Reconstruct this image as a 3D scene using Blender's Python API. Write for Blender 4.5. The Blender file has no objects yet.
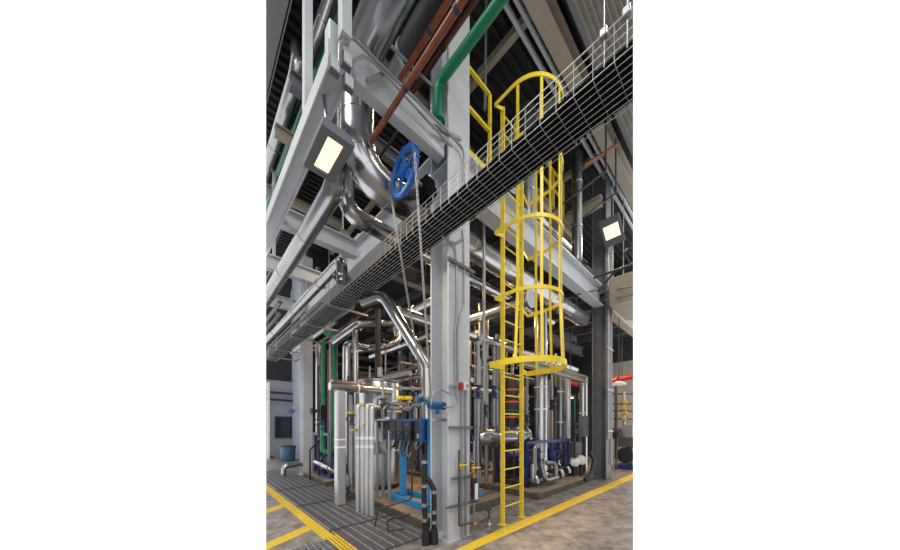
import bpy, bmesh, math, random
from mathutils import Vector, Matrix
random.seed(7)
S = bpy.context.scene
COL = S.collection
# ------------------------------------------------------------------ camera, daylight, exposure
F, HX, HY, EYE = 278.0, 450.0, 425.0, 1.6         # focal length (px), principal column, horizon row, eye height
cd = bpy.data.cameras.new('camera'); cam = bpy.data.objects.new('camera', cd); COL.objects.link(cam)
cam.location = (0, 0, EYE); cam.rotation_euler = (math.pi/2, 0, 0)
cd.sensor_width = 36; cd.lens = F/900*36; cd.shift_y = (HY-275)/900; cd.clip_start = .05; cd.clip_end = 200
S.camera = cam
w = bpy.data.worlds.new('daylight'); S.world = w; w.use_nodes = True
w.node_tree.nodes['Background'].inputs[0].default_value = (1, 1, 1, 1)
w.node_tree.nodes['Background'].inputs[1].default_value = 1.45
S.view_settings.view_transform = 'Standard'; S.view_settings.look = 'None'
S.view_settings.exposure = 0.0; S.view_settings.gamma = 1; S.view_settings.use_curve_mapping = False

for x_, y_ in ((-3.5, -1.5), (3.5, -1.5), (-3.5, 1.0), (3.5, 1.0)):      # unseen fill lights, added to brighten the near column and front faces
    L = bpy.data.lights.new('added_front_fill', 'AREA'); L.shape = 'RECTANGLE'; L.size = 1.6; L.size_y = .6; L.energy = 210; L.color = (1, .95, .88)
    o = bpy.data.objects.new('added_front_fill', L); COL.objects.link(o); o.location = (x_, y_, 8.5)
# ------------------------------------------------------------------ plan frame: a runs back-right, b runs back-left, from the near column
DA, DB, OY = (.7277, .6858), (-.6858, .7277), 4.056
def W(p):
    a, b, z = p
    return Vector((a*DA[0]+b*DB[0], OY+a*DA[1]+b*DB[1], z))
def toabz(X, Y, z): return (DA[0]*X+DA[1]*(Y-OY), DB[0]*X+DB[1]*(Y-OY), z)
def pY(px, py, Y): return toabz((px-HX)/F*Y, Y, EYE+(HY-py)/F*Y)
def atB(px, py, b):
    x = (px-HX)/F; return pY(px, py, (b+DB[1]*OY)/(DB[1]+DB[0]*x))
def atA(px, py, a):
    x = (px-HX)/F; return pY(px, py, (a+DA[1]*OY)/(DA[1]+DA[0]*x))
def atZ(px, py, z): return pY(px, py, (z-EYE)*F/(HY-py))
def g(px, py): return atZ(px, py, 0.0)
def aOf(px, b): return atB(px, 0, b)[0]
def bOf(px, a): return atA(px, 0, a)[1]
def V(*p): return Vector(p)

# ------------------------------------------------------------------ mesh builder
class MB:
    def __init__(s): s.v = []; s.f = []
    def add(s, vs, fs):
        o = len(s.v); s.v += [Vector(q) for q in vs]; s.f += [tuple(i+o for i in f) for f in fs]; return s
    def box(s, a0, a1, b0, b1, z0, z1):
        return s.add([(a0,b0,z0),(a1,b0,z0),(a1,b1,z0),(a0,b1,z0),(a0,b0,z1),(a1,b0,z1),(a1,b1,z1),(a0,b1,z1)],
              [(3,2,1,0),(4,5,6,7),(0,1,5,4),(1,2,6,5),(2,3,7,6),(3,0,4,7)])
    def cbox(s, c, sa, sb, sz): return s.box(c[0]-sa/2, c[0]+sa/2, c[1]-sb/2, c[1]+sb/2, c[2]-sz/2, c[2]+sz/2)
    def prism(s, pts, d):
        n = len(pts); d = Vector(d); P = [Vector(p) for p in pts]
        return s.add(P+[p+d for p in P], [tuple(range(n-1,-1,-1)), tuple(range(n,2*n))]+[(i,(i+1)%n,n+(i+1)%n,n+i) for i in range(n)])
    def bar(s, p0, p1, wd, ht, up=(0,0,1)):
        p0, p1 = Vector(p0), Vector(p1); d = (p1-p0).normalized(); up = Vector(up)
        if abs(d.dot(up)) > .98: up = Vector((1,0,0))
        r = d.cross(up).normalized()*wd/2; u = r.cross(d).normalized()*ht/2
        return s.prism([p0-r-u, p0+r-u, p0+r+u, p0-r+u], p1-p0)
    def ibeam(s, p0, p1, depth, width, tf=.025, tw=.016, up=(0,0,1)):
        p0, p1 = Vector(p0), Vector(p1); d = (p1-p0).normalized(); up = Vector(up)
        r = d.cross(up).normalized(); D, B, t = depth/2, width/2, tw/2
        sec = [(-B,-D),(B,-D),(B,-D+tf),(t,-D+tf),(t,D-tf),(B,D-tf),(B,D),(-B,D),(-B,D-tf),(-t,D-tf),(-t,-D+tf),(-B,-D+tf)]
        n = 12; A = [p0+r*x+up*y for x, y in sec]; Bq = [p1+r*x+up*y for x, y in sec]
        caps = [(0,1,2,11),(11,2,3,10),(10,3,4,9),(9,4,5,8),(8,5,6,7)]
        return s.add(A+Bq, [(i,(i+1)%n,n+(i+1)%n,n+i) for i in range(n)]+[c[::-1] for c in caps]+[tuple(i+n for i in c) for c in caps])
    def tube(s, pts, r, n=12, bend=None, seg=6, caps=True, sec=None, closed=False):
        P = [Vector(p) for p in pts]
        if bend and len(P) > 2:
            Q = [P[0]]
            for i in range(1, len(P)-1):
                u = (P[i-1]-P[i]); v = (P[i+1]-P[i]); lu, lv = u.length, v.length; u.normalize(); v.normalize()
                c = max(-1, min(1, u.dot(v))); th = math.pi-math.acos(c)
                if th < .03: Q.append(P[i]); continue
                t = min(bend*math.tan(th/2), lu*.49, lv*.49); R = t/math.tan(th/2)
                cen = P[i]+(u+v).normalized()*(R/math.cos(th/2)); s0 = (P[i]+u*t)-cen; ax = s0.cross((P[i]+v*t)-cen).normalized()
                for k in range(seg+1): Q.append(cen+Matrix.Rotation(th*k/seg, 3, ax) @ s0)
            Q.append(P[-1]); P = Q
        m = len(P)
        def tan(i):
            if closed: d = P[(i+1) % m]-P[i-1]
            elif i == 0: d = P[1]-P[0]
            elif i == m-1: d = P[-1]-P[-2]
            else: d = (P[i+1]-P[i]).normalized()+(P[i]-P[i-1]).normalized()
            return d.normalized()
        t = tan(0); u = Vector((0,0,1)) if abs(t.z) < .9 else Vector((1,0,0)); u = (u-t*u.dot(t)).normalized()
        if sec is None: sec = [(math.cos(2*math.pi*k/n), math.sin(2*math.pi*k/n)) for k in range(n)]
        n = len(sec); vs = []
        for i in range(m):
            t = tan(i); u = (u-t*u.dot(t)).normalized(); q = t.cross(u)
            rr = r[i] if isinstance(r, (list, tuple)) else r
            vs += [P[i]+u*(x*rr)+q*(y*rr) for x, y in sec]
        fs = [(i*n+k, i*n+(k+1)%n, (i+1)*n+(k+1)%n, (i+1)*n+k) for i in range(m-1) for k in range(n)]
        if closed: fs += [((m-1)*n+k, (m-1)*n+(k+1)%n, (k+1)%n, k) for k in range(n)]
        elif caps: fs += [tuple(range(n-1,-1,-1)), tuple((m-1)*n+k for k in range(n))]
        return s.add(vs, fs)
    def cyl(s, p0, p1, r, n=16): return s.tube([p0, p1], r, n)
    def ring(s, c, ax, R, r, n=24, k=8, a0=0, a1=2*math.pi):
        ax = Vector(ax).normalized(); u = ax.cross(Vector((0,0,1)) if abs(ax.z) < .9 else Vector((1,0,0))).normalized(); q = ax.cross(u); c = Vector(c)
        return s.tube([c+u*(R*math.cos(2*math.pi*i/n))+q*(R*math.sin(2*math.pi*i/n)) for i in range(n)], r, k, closed=True)
    def lathe(s, c, prof, n=24, ax=(0,0,1)):
        ax = Vector(ax).normalized(); c = Vector(c)
        u = ax.cross(Vector((0,0,1)) if abs(ax.z) < .9 else Vector((1,0,0))).normalized(); q = ax.cross(u); m = len(prof); vs = []
        for r, h in prof:
            vs += [c+ax*h+u*(max(r,.0005)*math.cos(2*math.pi*i/n))+q*(max(r,.0005)*math.sin(2*math.pi*i/n)) for i in range(n)]
        fs = [(i*n+k, i*n+(k+1)%n, (i+1)*n+(k+1)%n, (i+1)*n+k) for i in range(m-1) for k in range(n)]
        return s.add(vs, fs+[tuple(range(n-1,-1,-1)), tuple((m-1)*n+k for k in range(n))])
    def ribbon(s, pts, ht, th):                      # flat bar on edge along a level path
        P = [Vector(p) for p in pts]; m = len(P); vs = []
        for i in range(m):
            d = (P[min(i+1,m-1)]-P[max(i-1,0)]); d.z = 0; d.normalize(); r = Vector((d.y,-d.x,0))*th/2; u = Vector((0,0,ht/2))
            vs += [P[i]-r-u, P[i]+r-u, P[i]+r+u, P[i]-r+u]
        fs = [(i*4+k, i*4+(k+1)%4, i*4+4+(k+1)%4, i*4+4+k) for i in range(m-1) for k in range(4)]
        return s.add(vs, fs+[(3,2,1,0),((m-1)*4,(m-1)*4+1,(m-1)*4+2,(m-1)*4+3)])

# the modelled place ends where the photograph's view of it ends (two upright planes); long members stop there
def side_plane(px, sgn):
    d = Vector(((px-HX)/F, 1, 0)).normalized(); return Vector((0,0,0)), Vector((d.y,-d.x,0))*sgn
SIDES = [side_plane(266.0, -1), side_plane(633.2, 1)]
ORG = {}
def build(name, mb, mat, parent=None, origin=None, smooth=True, bev=0, trim=True):
    vs = [W(p) for p in mb.v]
    bm = bmesh.new(); bv = [bm.verts.new(p) for p in vs]
    for f in mb.f:
        try: bm.faces.new([bv[i] for i in f])
        except ValueError: pass
    if trim:
        for co, no in SIDES:
            if any((q.co-co).dot(no) > 0 for q in bm.verts):
                r = bmesh.ops.bisect_plane(bm, geom=bm.verts[:]+bm.edges[:]+bm.faces[:], plane_co=co, plane_no=no, clear_outer=True)
                ed = [e for e in r['geom_cut'] if isinstance(e, bmesh.types.BMEdge)]
                try: bmesh.ops.holes_fill(bm, edges=ed, sides=0)
                except Exception: pass
    if not bm.faces: bm.free(); return None
    bmesh.ops.recalc_face_normals(bm, faces=bm.faces[:])
    if parent is not None: L = ORG[parent.name]
    elif origin is not None: L = W(origin)
    else:
        c = [q.co for q in bm.verts]
        L = Vector(((min(p.x for p in c)+max(p.x for p in c))/2, (min(p.y for p in c)+max(p.y for p in c))/2, min(p.z for p in c)))
    for q in bm.verts: q.co -= L
    me = bpy.data.meshes.new(name); bm.to_mesh(me); bm.free()
    me.materials.append(mat)
    me.polygons.foreach_set('use_smooth', [smooth]*len(me.polygons))
    if smooth: me.set_sharp_from_angle(angle=math.radians(38))
    o = bpy.data.objects.new(name, me); COL.objects.link(o)
    if parent is not None: o.parent = parent
    else: o.location = L
    ORG[o.name] = L
    if bev:
        md = o.modifiers.new('bevel', 'BEVEL'); md.width = bev; md.segments = 2; md.limit_method = 'ANGLE'
    return o
def tag(o, label, cat, group=None, kind=None):
    if o is None: return o
    o['label'] = label; o['category'] = cat
    if group: o['group'] = group
    if kind: o['kind'] = kind
    return o
def thing(name, label, cat, base, group=None):
    o = bpy.data.objects.new(name, None); COL.objects.link(o); o.location = W(base); o.empty_display_size = .1; ORG[o.name] = W(base)
    return tag(o, label, cat, group)
def solo(name, mb, mat, label, cat, group=None, **k): return tag(build(name, mb, mat, **k), label, cat, group)
def struct(name, mb, mat, **k):
    o = build(name, mb, mat, **k); o['kind'] = 'structure'; return o

# ------------------------------------------------------------------ materials
def mat(name, col, rough=.5, metal=0, var=.12, scale=6, bump=0, emis=None, estr=0, col2=None, stretch=None):
    m = bpy.data.materials.new(name); m.use_nodes = True; nt = m.node_tree; p = nt.nodes['Principled BSDF']
    p.inputs['Roughness'].default_value = rough; p.inputs['Metallic'].default_value = metal
    tc = nt.nodes.new('ShaderNodeTexCoord'); src = tc.outputs['Object']
    if stretch:
        mp = nt.nodes.new('ShaderNodeMapping'); mp.inputs['Scale'].default_value = stretch; nt.links.new(src, mp.inputs[0]); src = mp.outputs[0]
    nz = nt.nodes.new('ShaderNodeTexNoise'); nz.inputs['Scale'].default_value = scale; nz.inputs['Detail'].default_value = 6; nz.inputs['Roughness'].default_value = .65
    nt.links.new(src, nz.inputs['Vector'])
    cr = nt.nodes.new('ShaderNodeValToRGB'); nt.links.new(nz.outputs['Fac'], cr.inputs[0])
    c2 = col2 or tuple(min(1, c*(1+var)) for c in col); c1 = tuple(c*(1-var) for c in col)
    cr.color_ramp.elements[0].color = (*c1, 1); cr.color_ramp.elements[1].color = (*c2, 1)
    cr.color_ramp.elements[0].position = .32; cr.color_ramp.elements[1].position = .68
    nt.links.new(cr.outputs[0], p.inputs['Base Color'])
    if bump:
        bp = nt.nodes.new('ShaderNodeBump'); bp.inputs['Strength'].default_value = bump; bp.inputs['Distance'].default_value = .02
        nt.links.new(nz.outputs['Fac'], bp.inputs['Height']); nt.links.new(bp.outputs[0], p.inputs['Normal'])
    if name=='cable_sheath': p.inputs['Specular IOR Level'].default_value=.08
    if emis:
        p.inputs['Emission Color'].default_value = (*emis, 1); p.inputs['Emission Strength'].default_value = estr
    return m
M = dict(
 concrete=mat('concrete', (.165,.152,.146), .45, 0, .4, 5.5, .3, col2=(.34,.31,.29)),
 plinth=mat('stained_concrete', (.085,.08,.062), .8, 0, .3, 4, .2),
 grate=mat('grating_steel', (.17,.17,.18), .5, .3, .2, 9),
 grate_bright=mat('worn_grating_steel', (.42,.42,.44), .45, .5, .2, 9),
 pit=mat('trench_concrete', (.05,.05,.055), .9),
 tan=mat('tan_plinth_top', (.22,.16,.105), .6, 0, .35, 3, .2, col2=(.36,.27,.19)),  # plinth top: mottled tan, paler than the block sides
 line=mat('yellow_floor_paint', (.68,.47,.03), .6, 0, .15, 14, .1),
 paint=mat('grey_steel_paint', (.50,.53,.57), .42, 0, .07, 2.2),
 paint_dark=mat('shade_darkened_grey_paint', (.12,.13,.15), .5, 0, .08, 2.2),  # grey paint darkened to carry the hall's shade; also for dark housings
 cream=mat('cream_steel_paint', (.33,.29,.23), .5, 0, .1, 2),
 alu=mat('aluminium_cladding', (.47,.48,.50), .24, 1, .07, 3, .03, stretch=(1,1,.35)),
 alu_dull=mat('shade_darkened_aluminium', (.27,.275,.285), .34, 1, .10, 3, .03),  # darker copy of the aluminium, interior shade put into its colour
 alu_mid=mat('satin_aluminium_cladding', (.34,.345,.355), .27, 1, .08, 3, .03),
 galv=mat('galvanised_steel', (.40,.41,.43), .42, .85, .1, 20),
 band=mat('white_band', (.80,.80,.80), .5),
 pvc=mat('white_pipe_jacket', (.56,.575,.61), .33, .55, .05, 5),
 yellow=mat('yellow_paint', (.80,.62,.03), .42, 0, .08, 7),
 blue=mat('blue_paint', (.008,.11,.42), .38, 0, .1, 8),
 teal=mat('deep_blue_enamel', (.012,.12,.27), .35, 0, .1, 8),
 cyan=mat('blue_rack_paint', (.02,.24,.52), .45, 0, .1, 8),
 navy=mat('navy_paint', (.020,.028,.16), .4, 0, .15, 8),
 green=mat('green_pipe_paint', (.005,.20,.095), .4, 0, .1, 6),
 copper_dark=mat('dark_copper_pipe', (.10,.035,.026), .45, .3, .25, 7),
 copper=mat('copper_brown_pipe', (.22,.068,.032), .42, .3, .25, 7),
 black=mat('black_rubber', (.014,.014,.016), .5),
 dark=mat('dark_steel', (.045,.047,.052), .5, .3),
 glass=mat('dark_window_glass', (.012,.03,.04), .12),
 red=mat('red_paint', (.45,.025,.02), .45), orange=mat('orange_stripe', (.75,.16,.03), .5),
 white=mat('white_plastic', (.72,.72,.72), .45), brass_yellow=mat('dull_yellow_paint', (.34,.23,.03), .5, 0, .2, 8), brass=mat('brass', (.42,.28,.1), .38, .9),
 rust=mat('rusty_pipe', (.11,.075,.055), .6, .4, .3, 12),
 wall=mat('pale_wall_panel', (.27,.285,.33), .7, 0, .05, 1), wall_dim=mat('shade_dark_wall_panel', (.022,.023,.027), .85, 0, .2, 1),  # wall_dim: gloom behind the pipes painted in as near-black colour
 wall_warm=mat('beige_block_wall', (.34,.31,.27), .8, 0, .2, 1.6),
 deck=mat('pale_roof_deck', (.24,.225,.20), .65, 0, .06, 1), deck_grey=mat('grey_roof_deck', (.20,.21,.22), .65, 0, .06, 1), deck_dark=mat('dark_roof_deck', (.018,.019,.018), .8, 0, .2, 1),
 lamp=mat('lamp_glass', (.3,.3,.3), .3, emis=(1,.76,.46), estr=1.6), conduit=mat('grey_conduit', (.30,.32,.33), .38, .4, .1, 10), wire=mat('bright_wire', (.50,.51,.53), .4, .25, .1, 20), bin=mat('dusty_blue_plastic', (.05,.13,.24), .5),
 cable=mat('cable_sheath', (.006,.006,.007), .95),
 purple=mat('purple_plastic', (.07,.04,.22), .5),
)

# ------------------------------------------------------------------ small kit
def runB(px, py, a, b0, b1): z = atA(px, py, a)[2]; return V(a, b0, z), V(a, b1, z)
def runA(px, py, b, a0, a1): z = atB(px, py, b)[2]; return V(a0, b, z), V(a1, b, z)
def rings(mb, p0, p1, ts, r, wd=.04):
    p0, p1 = Vector(p0), Vector(p1); d = (p1-p0).normalized()
    for t in ts: c = p0.lerp(p1, t); mb.cyl(c-d*wd/2, c+d*wd/2, r, 20)
def pipe(name, label, pts, r, m, bend=None, bands=(), bandm=None, flange=(), group=None, n=16, bname='clamp_band', cat='pipe'):
    """a pipe along pts; bands / flanges given as (segment, fraction)"""
    pts = [Vector(p) for p in pts]
    if not bands and not flange:
        return solo(name, MB().tube(pts, r, n, bend), m, label, cat, group)
    low = min(pts, key=lambda p: p.z)
    t = thing(name, label, cat, low, group)
    build('pipe_run', MB().tube(pts, r, n, bend), m, t)
    for kind, lst, rr, wd, mm in ((bname, bands, r+.006, .035, bandm or m), ('flange', flange, r*1.55, .035, m)):
        for s_, f_ in lst:
            mb = MB(); rings(mb, pts[s_], pts[s_+1], [f_], rr, wd); build(kind, mb, mm, t)
    return t
def up(px, py0, py1, Y, **k):
    p = pY(px, py0, Y); q = pY(px, py1, Y); return V(*p), V(*q)

# ================================================================== SETTING
fl = MB(); corners = [g(256,560), g(645,560), g(645,457), g(585,445), g(470,441), g(256,452)]
fl.prism([V(*p)-V(0,0,.12) for p in corners], (0,0,.12)); struct('floor', fl, M['concrete'], smooth=False)
def shell(x0,x1,y0,y1,z0,z1):
    return MB().prism([toabz(x0,y0,z0),toabz(x1,y0,z0),toabz(x1,y1,z0),toabz(x0,y1,z0)],(0,0,z1-z0))
struct('floor.001', shell(-9,9,-6,3.50,-.12,0), M['concrete'], smooth=False, trim=False)
struct('ceiling.003', shell(-9,9,-6,4.35,8.75,8.85), M['deck'], smooth=False, trim=False)
struct('wall_front', shell(-9,-7,-6.2,-6,0,8.75), M['wall'], smooth=False, trim=False)
struct('wall_front.001', shell(7,9,-6.2,-6,0,8.75), M['wall'], smooth=False, trim=False)
struct('wall_front.002', shell(-7,7,-6.2,-6,7.8,8.75), M['wall'], smooth=False, trim=False)
struct('wall_left.002', shell(-9.2,-9,-6,5.3,0,8.75), M['wall'], smooth=False, trim=False)
struct('wall_right.002', shell(9,9.2,-6,5.3,0,8.75), M['wall'], smooth=False, trim=False)
# wall with a window at the far left, wall coloured dark for the shade behind the pipe hall, block wall far right
struct('wall_left', MB().box(-3.2, 1.15, 12.6, 12.8, 0, 3.75), M['wall'], smooth=False)
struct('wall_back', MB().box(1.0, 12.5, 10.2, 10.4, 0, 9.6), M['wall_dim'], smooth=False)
struct('wall_right', MB().box(12.2, 12.4, -3, 2.2, 0, 4.6), M['wall_warm'], smooth=False)
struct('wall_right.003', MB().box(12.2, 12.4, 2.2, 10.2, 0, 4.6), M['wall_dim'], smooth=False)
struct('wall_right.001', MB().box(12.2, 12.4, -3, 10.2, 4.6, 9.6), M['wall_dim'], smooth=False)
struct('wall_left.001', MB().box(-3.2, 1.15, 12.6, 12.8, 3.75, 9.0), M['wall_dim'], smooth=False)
struct('wall_back.001', MB().box(1.0,1.2,10.2,12.8,0,9.6), M['wall'], smooth=False)
win = MB(); p0 = atB(276,437,12.6); p1 = atB(299,418,12.6)
w1 = struct('window_1', MB().box(p0[0], p1[0], 12.57, 12.62, p0[2], p1[2]), M['glass'], smooth=False)
fr = MB()
for a0,a1,z0,z1 in ((p0[0]-.06,p1[0]+.06,p0[2]-.06,p0[2]),(p0[0]-.06,p1[0]+.06,p1[2],p1[2]+.06),(p0[0]-.06,p0[0],p0[2],p1[2]),(p1[0],p1[0]+.06,p0[2],p1[2]),((p0[0]+p1[0])/2-.03,(p0[0]+p1[0])/2+.03,p0[2],p1[2])):
    fr.box(a0,a1,12.53,12.6,z0,z1)
build('window_frame', fr, M['dark'], w1, smooth=False)
struct('trim_1', MB().box(-3.0, .2, 12.56, 12.6, 0, .12), M['paint_dark'], smooth=False)
tp = atB(268.5,398,12.3); struct('trim_2', MB().box(tp[0]-.05,tp[0]+.05,12.3,12.42,0,3.6), M['band'], smooth=False)
# roof decks (profiled sheet)
def decking(a0,a1,b0,b1,z,along,pitch,h):
    mb = MB(); lo, hi = (b0,b1) if along == 'a' else (a0,a1); n = int((hi-lo)/pitch)
    pr = []
    for i in range(n):
        t = lo+i*pitch; pr += [(t,z+h),(t+pitch*.4,z+h),(t+pitch*.5,z),(t+pitch*.9,z)]
    pr += [(lo+n*pitch, z+h)]
    for (t0,z0),(t1,z1) in zip(pr, pr[1:]):
        q = [(a0,t0,z0),(a1,t0,z0),(a1,t1,z1),(a0,t1,z1)] if along == 'a' else [(t0,b0,z0),(t0,b1,z0),(t1,b1,z1),(t1,b0,z1)]
        mb.add(q, [(0,1,2,3)])
    return mb
struct('ceiling', decking(-1.2, 12.3, -3.3, -.92, 8.6, 'a', .085, .035), M['deck'], smooth=False)
struct('ceiling.001', MB().box(-3.6, -1.55, -2.2, 12.6, 8.6, 8.66), M['deck_grey'], smooth=False)
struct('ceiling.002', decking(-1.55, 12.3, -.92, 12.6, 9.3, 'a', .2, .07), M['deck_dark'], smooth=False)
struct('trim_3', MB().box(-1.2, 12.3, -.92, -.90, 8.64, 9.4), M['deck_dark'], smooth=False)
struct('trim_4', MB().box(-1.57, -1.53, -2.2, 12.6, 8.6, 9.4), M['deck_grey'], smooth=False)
# purlins under the roof along a, and cross bracing along b
for b,z,dp,wd,mm,lab in ((-.56,8.82,.42,.26,'cream','cream roof beam nearest the pale corrugated ceiling edge'),(-.26,8.9,.08,.06,'paint','slim roof purlin just left of the cream roof beam'),(-.08,8.95,.08,.06,'paint','slim roof purlin second from the cream roof beam'),(2.2,9.1,.16,.1,'cream','dim roof purlin above the yellow ladder cage')):
    solo('roof_beam', MB().ibeam((-1.0,b,z),(12,b,z),dp,wd), M[mm], lab, 'beam', smooth=False)
for a,lab in ((1.8,'dim roof cross beam nearest the tall column'),(3.4,'dim roof cross beam above the ladder cage'),(5.6,'dim roof cross beam above the right column')):
    solo('roof_beam', MB().ibeam((a,-.3,9.15),(a,9.5,9.15),.15,.12), M['cream'], lab, 'beam', smooth=False)
# floor paint
def flat(pts, z=.004): return MB().prism([V(*p)*1.0 for p in [(q[0],q[1],.0005) for q in pts]], (0,0,z))
solo('floor_line', flat([g(447,554),g(463,554),g(500,538),g(634,478.5),g(634,473),g(500,529.5)]), M['line'], 'long yellow painted line crossing the concrete in front of the ladder', 'floor marking', smooth=False)
solo('floor_line', MB().box(-1.41,-1.25,1.05,7.4,.0,.008), M['line'], 'wide yellow painted border along the left side of the floor grating', 'floor marking', smooth=False)
solo('floor_line', flat([g(262,515.5),g(284,507.5),g(283,503.5),g(262,511)]), M['line'], 'short yellow floor bar further back, meeting the wide yellow border', 'floor marking', smooth=False)
solo('floor_line', flat([g(262,552),g(312,530),g(308,525),g(262,545)]), M['line'], 'short yellow floor bar in front, meeting the wide yellow border', 'floor marking', smooth=False)
# bar grating of the trench
gt = thing('floor_grating', 'dark steel bar grating floor between yellow border and tank plinth', 'grating', (-.8,3,0))
gp = MB(); gp.box(-1.25,-.22,.18,8.4,.001,.006); build('trench_bed', gp, M['pit'], gt, smooth=False)
gm = MB(); gb = MB(); i = 0; a = -1.24
while a < -.22:
    tgt = gb if i % 6 == 0 else gm
    tgt.box(a, a+(.014 if i%6 == 0 else .011), .18, 8.4, .004, .03 if i%6 else .033); a += .0225; i += 1
b = .2
while b < 8.4: gm.box(-1.25,-.22,b,b+.012,.006,.026); b += .12
build('bearing_bars', gm, M['grate'], gt, smooth=False); build('bright_bars', gb, M['grate_bright'], gt, smooth=False)
for b in (1.25, 2.95, 4.7): build('panel_joint', MB().box(-1.25,-.22,b,b+.05,.006,.036), M['dark'], gt, smooth=False)
gs = thing('floor_grating', 'open square mesh grating at the bottom left floor edge', 'grating', (-1.8,.6,0))
c0, c1 = g(272,560), g(333,537)
gsb = MB(); gsb.box(-2.3,-1.32,-.15,1.04,.001,.005); build('trench_bed', gsb, M['pit'], gs, smooth=False)
gsm = MB()
for i in range(14): gsm.box(-2.3+i*.07,-2.286+i*.07,-.15,1.04,.012,.03)
for i in range(17): gsm.box(-2.3,-1.32,-.15+i*.07,-.136+i*.07,.012,.03)
build('mesh_bars', gsm, M['grate_bright'], gs, smooth=False)
ny = MB()
for i in range(4): ny.box(-1.40+i*.045,-1.375+i*.045,-.15,1.04,.03,.045)
for i in range(16): ny.box(-1.40,-1.24,-.15+i*.075,-.13+i*.075,.03,.042)
build('nosing', ny, M['line'], gs, smooth=False)

# concrete plinths
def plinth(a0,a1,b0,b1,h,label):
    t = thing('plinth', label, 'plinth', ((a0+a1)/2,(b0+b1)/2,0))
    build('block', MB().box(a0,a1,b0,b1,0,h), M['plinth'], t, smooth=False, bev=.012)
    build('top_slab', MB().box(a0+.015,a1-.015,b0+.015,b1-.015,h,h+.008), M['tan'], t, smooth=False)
plinth(-.2,1.9,.42,4.0,.15,'tan-topped concrete plinth under the silver tank and blue rack')
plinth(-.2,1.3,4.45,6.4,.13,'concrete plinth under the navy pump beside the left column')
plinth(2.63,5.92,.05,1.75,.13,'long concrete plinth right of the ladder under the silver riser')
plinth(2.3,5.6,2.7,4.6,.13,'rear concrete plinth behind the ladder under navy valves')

# ================================================================== STEEL FRAME
def column(a, b, z1, label, m, clips=(), dp=.39, wd=.42):
    t = thing('steel_column', label, 'column', (a,b,0))
    build('column_section', MB().ibeam((a,b,0.02),(a,b,z1),dp,wd,.03,.02,up=(0,1,0)), m, t, smooth=False, bev=.004)
    build('base_plate', MB().box(a-.22,a+.22,b-.22,b+.22,0,.018), m, t, smooth=False)
    for z in clips:
        for d in (-1,1): build('stiffener', MB().box(a-wd*.47,a+wd*.47,b-dp*.42,b+dp*.42,z-.008+d*.12,z+.008+d*.12), m, t, smooth=False)
    return t
column(0,0,8.9,'tall pale grey steel column in the centre, nearest the camera',M['paint'],(5.35,))
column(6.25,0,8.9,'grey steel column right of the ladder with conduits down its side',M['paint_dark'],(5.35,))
column(.02,6.83,7.0,'grey steel column at the left, beside the far wall window',M['paint'],(5.35,),.30,.29)
def beam(p0,p1,dep,wid,label,m='paint',**k):
    return solo('steel_beam', MB().ibeam(p0,p1,dep,wid,**k), M[m], label, 'beam', smooth=False, bev=.003)
beam((.22,0,5.36),(6.03,0,5.36),.58,.26,'deep grey beam between the near column and the right column')
solo('gusset_plate', MB().box(-1.78,-1.53,-.135,-.12,5.16,5.42), M['paint'], 'flat plate closing the corner of the two overhead beams', 'plate', smooth=False, bev=.003)
solo('steel_beam', MB().box(-1.76,-.215,-.12,.02,5.27,5.66), M['paint'], 'white-grey overhead beam carrying conduits, left of the near column', 'beam', smooth=False, bev=.012)
beam((-1.66,-.11,5.29),(-1.66,9.5,5.29),.22,.21,'long grey overhead beam along the left side above the floodlight',up=(1,0,0),tf=.02)
beam((0,.22,5.36),(0,6.6,5.36),.58,.26,'deep grey beam running back-left from the near column')
beam((-1.56,2.8,5.36),(-.14,2.8,5.36),.34,.18,'nearest cross beam in the left overhead rack')
beam((-1.56,4.6,5.36),(-.14,4.6,5.36),.34,.18,'middle cross beam in the left overhead rack')
beam((-1.56,6.83,5.36),(-.22,6.83,5.36),.34,.18,'farthest cross beam in the left overhead rack, at the left column')
beam((-1.56,2.2,7.3),(1.4,2.2,7.3),.26,.16,'high cross beam above the big silver elbow','paint_dark')
beam((-1.5,3.6,7.6),(.6,3.6,7.6),.22,.14,'high cream cross beam at the upper left','cream')
beam((-1.5,5.4,7.6),(.6,5.4,7.6),.22,.14,'second high cream cross beam at the upper left, further back','cream')
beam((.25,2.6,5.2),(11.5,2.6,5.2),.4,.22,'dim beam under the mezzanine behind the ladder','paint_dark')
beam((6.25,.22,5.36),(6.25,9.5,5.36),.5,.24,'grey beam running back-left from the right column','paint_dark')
beam((6.5,0,5.36),(11.9,0,5.36),.5,.26,'pale beam right of the right column, descending to the picture edge','cream')
beam((2.2,.6,7.2),(6.0,.6,7.2),.34,.2,'upper beige beam seen through the ladder cage','cream')
beam((5.2,-.35,7.55),(5.2,4,7.55),.26,.16,'upper beige cross beam between ladder cage and right column','cream')
# mezzanine deck
mz = thing('mezzanine_deck','dark mezzanine floor above the pipe hall behind the columns','platform',(6,5,5.66))
build('deck_plate', MB().box(.3,11.9,.3,10.1,5.66,5.72), M['dark'], mz, smooth=False)
jm = MB()
for i in range(9): build('joist', MB().ibeam((1.0+i*1.2,.35,5.55),(1.0+i*1.2,10,5.55),.2,.1), M['paint_dark'], mz, smooth=False)
# uprights standing on the left overhead beam
for px,y0,lab in ((345,46,'square grey upright above the corner of overhead beams'),(307.5,106,'square grey upright standing on the left overhead beam')):
    b_ = bOf(px,-1.66); solo('upright_post', MB().box(-1.71,-1.61,b_-.05,b_+.05,5.39,8.58), M['paint'], lab, 'post', smooth=False, bev=.004)
b_=bOf(274,-1.2); solo('upright_post', MB().box(-1.23,-1.17,b_-.03,b_+.03,5.5,8.6), M['paint'], 'thin grey upright at the far left edge','post',smooth=False)

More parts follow.
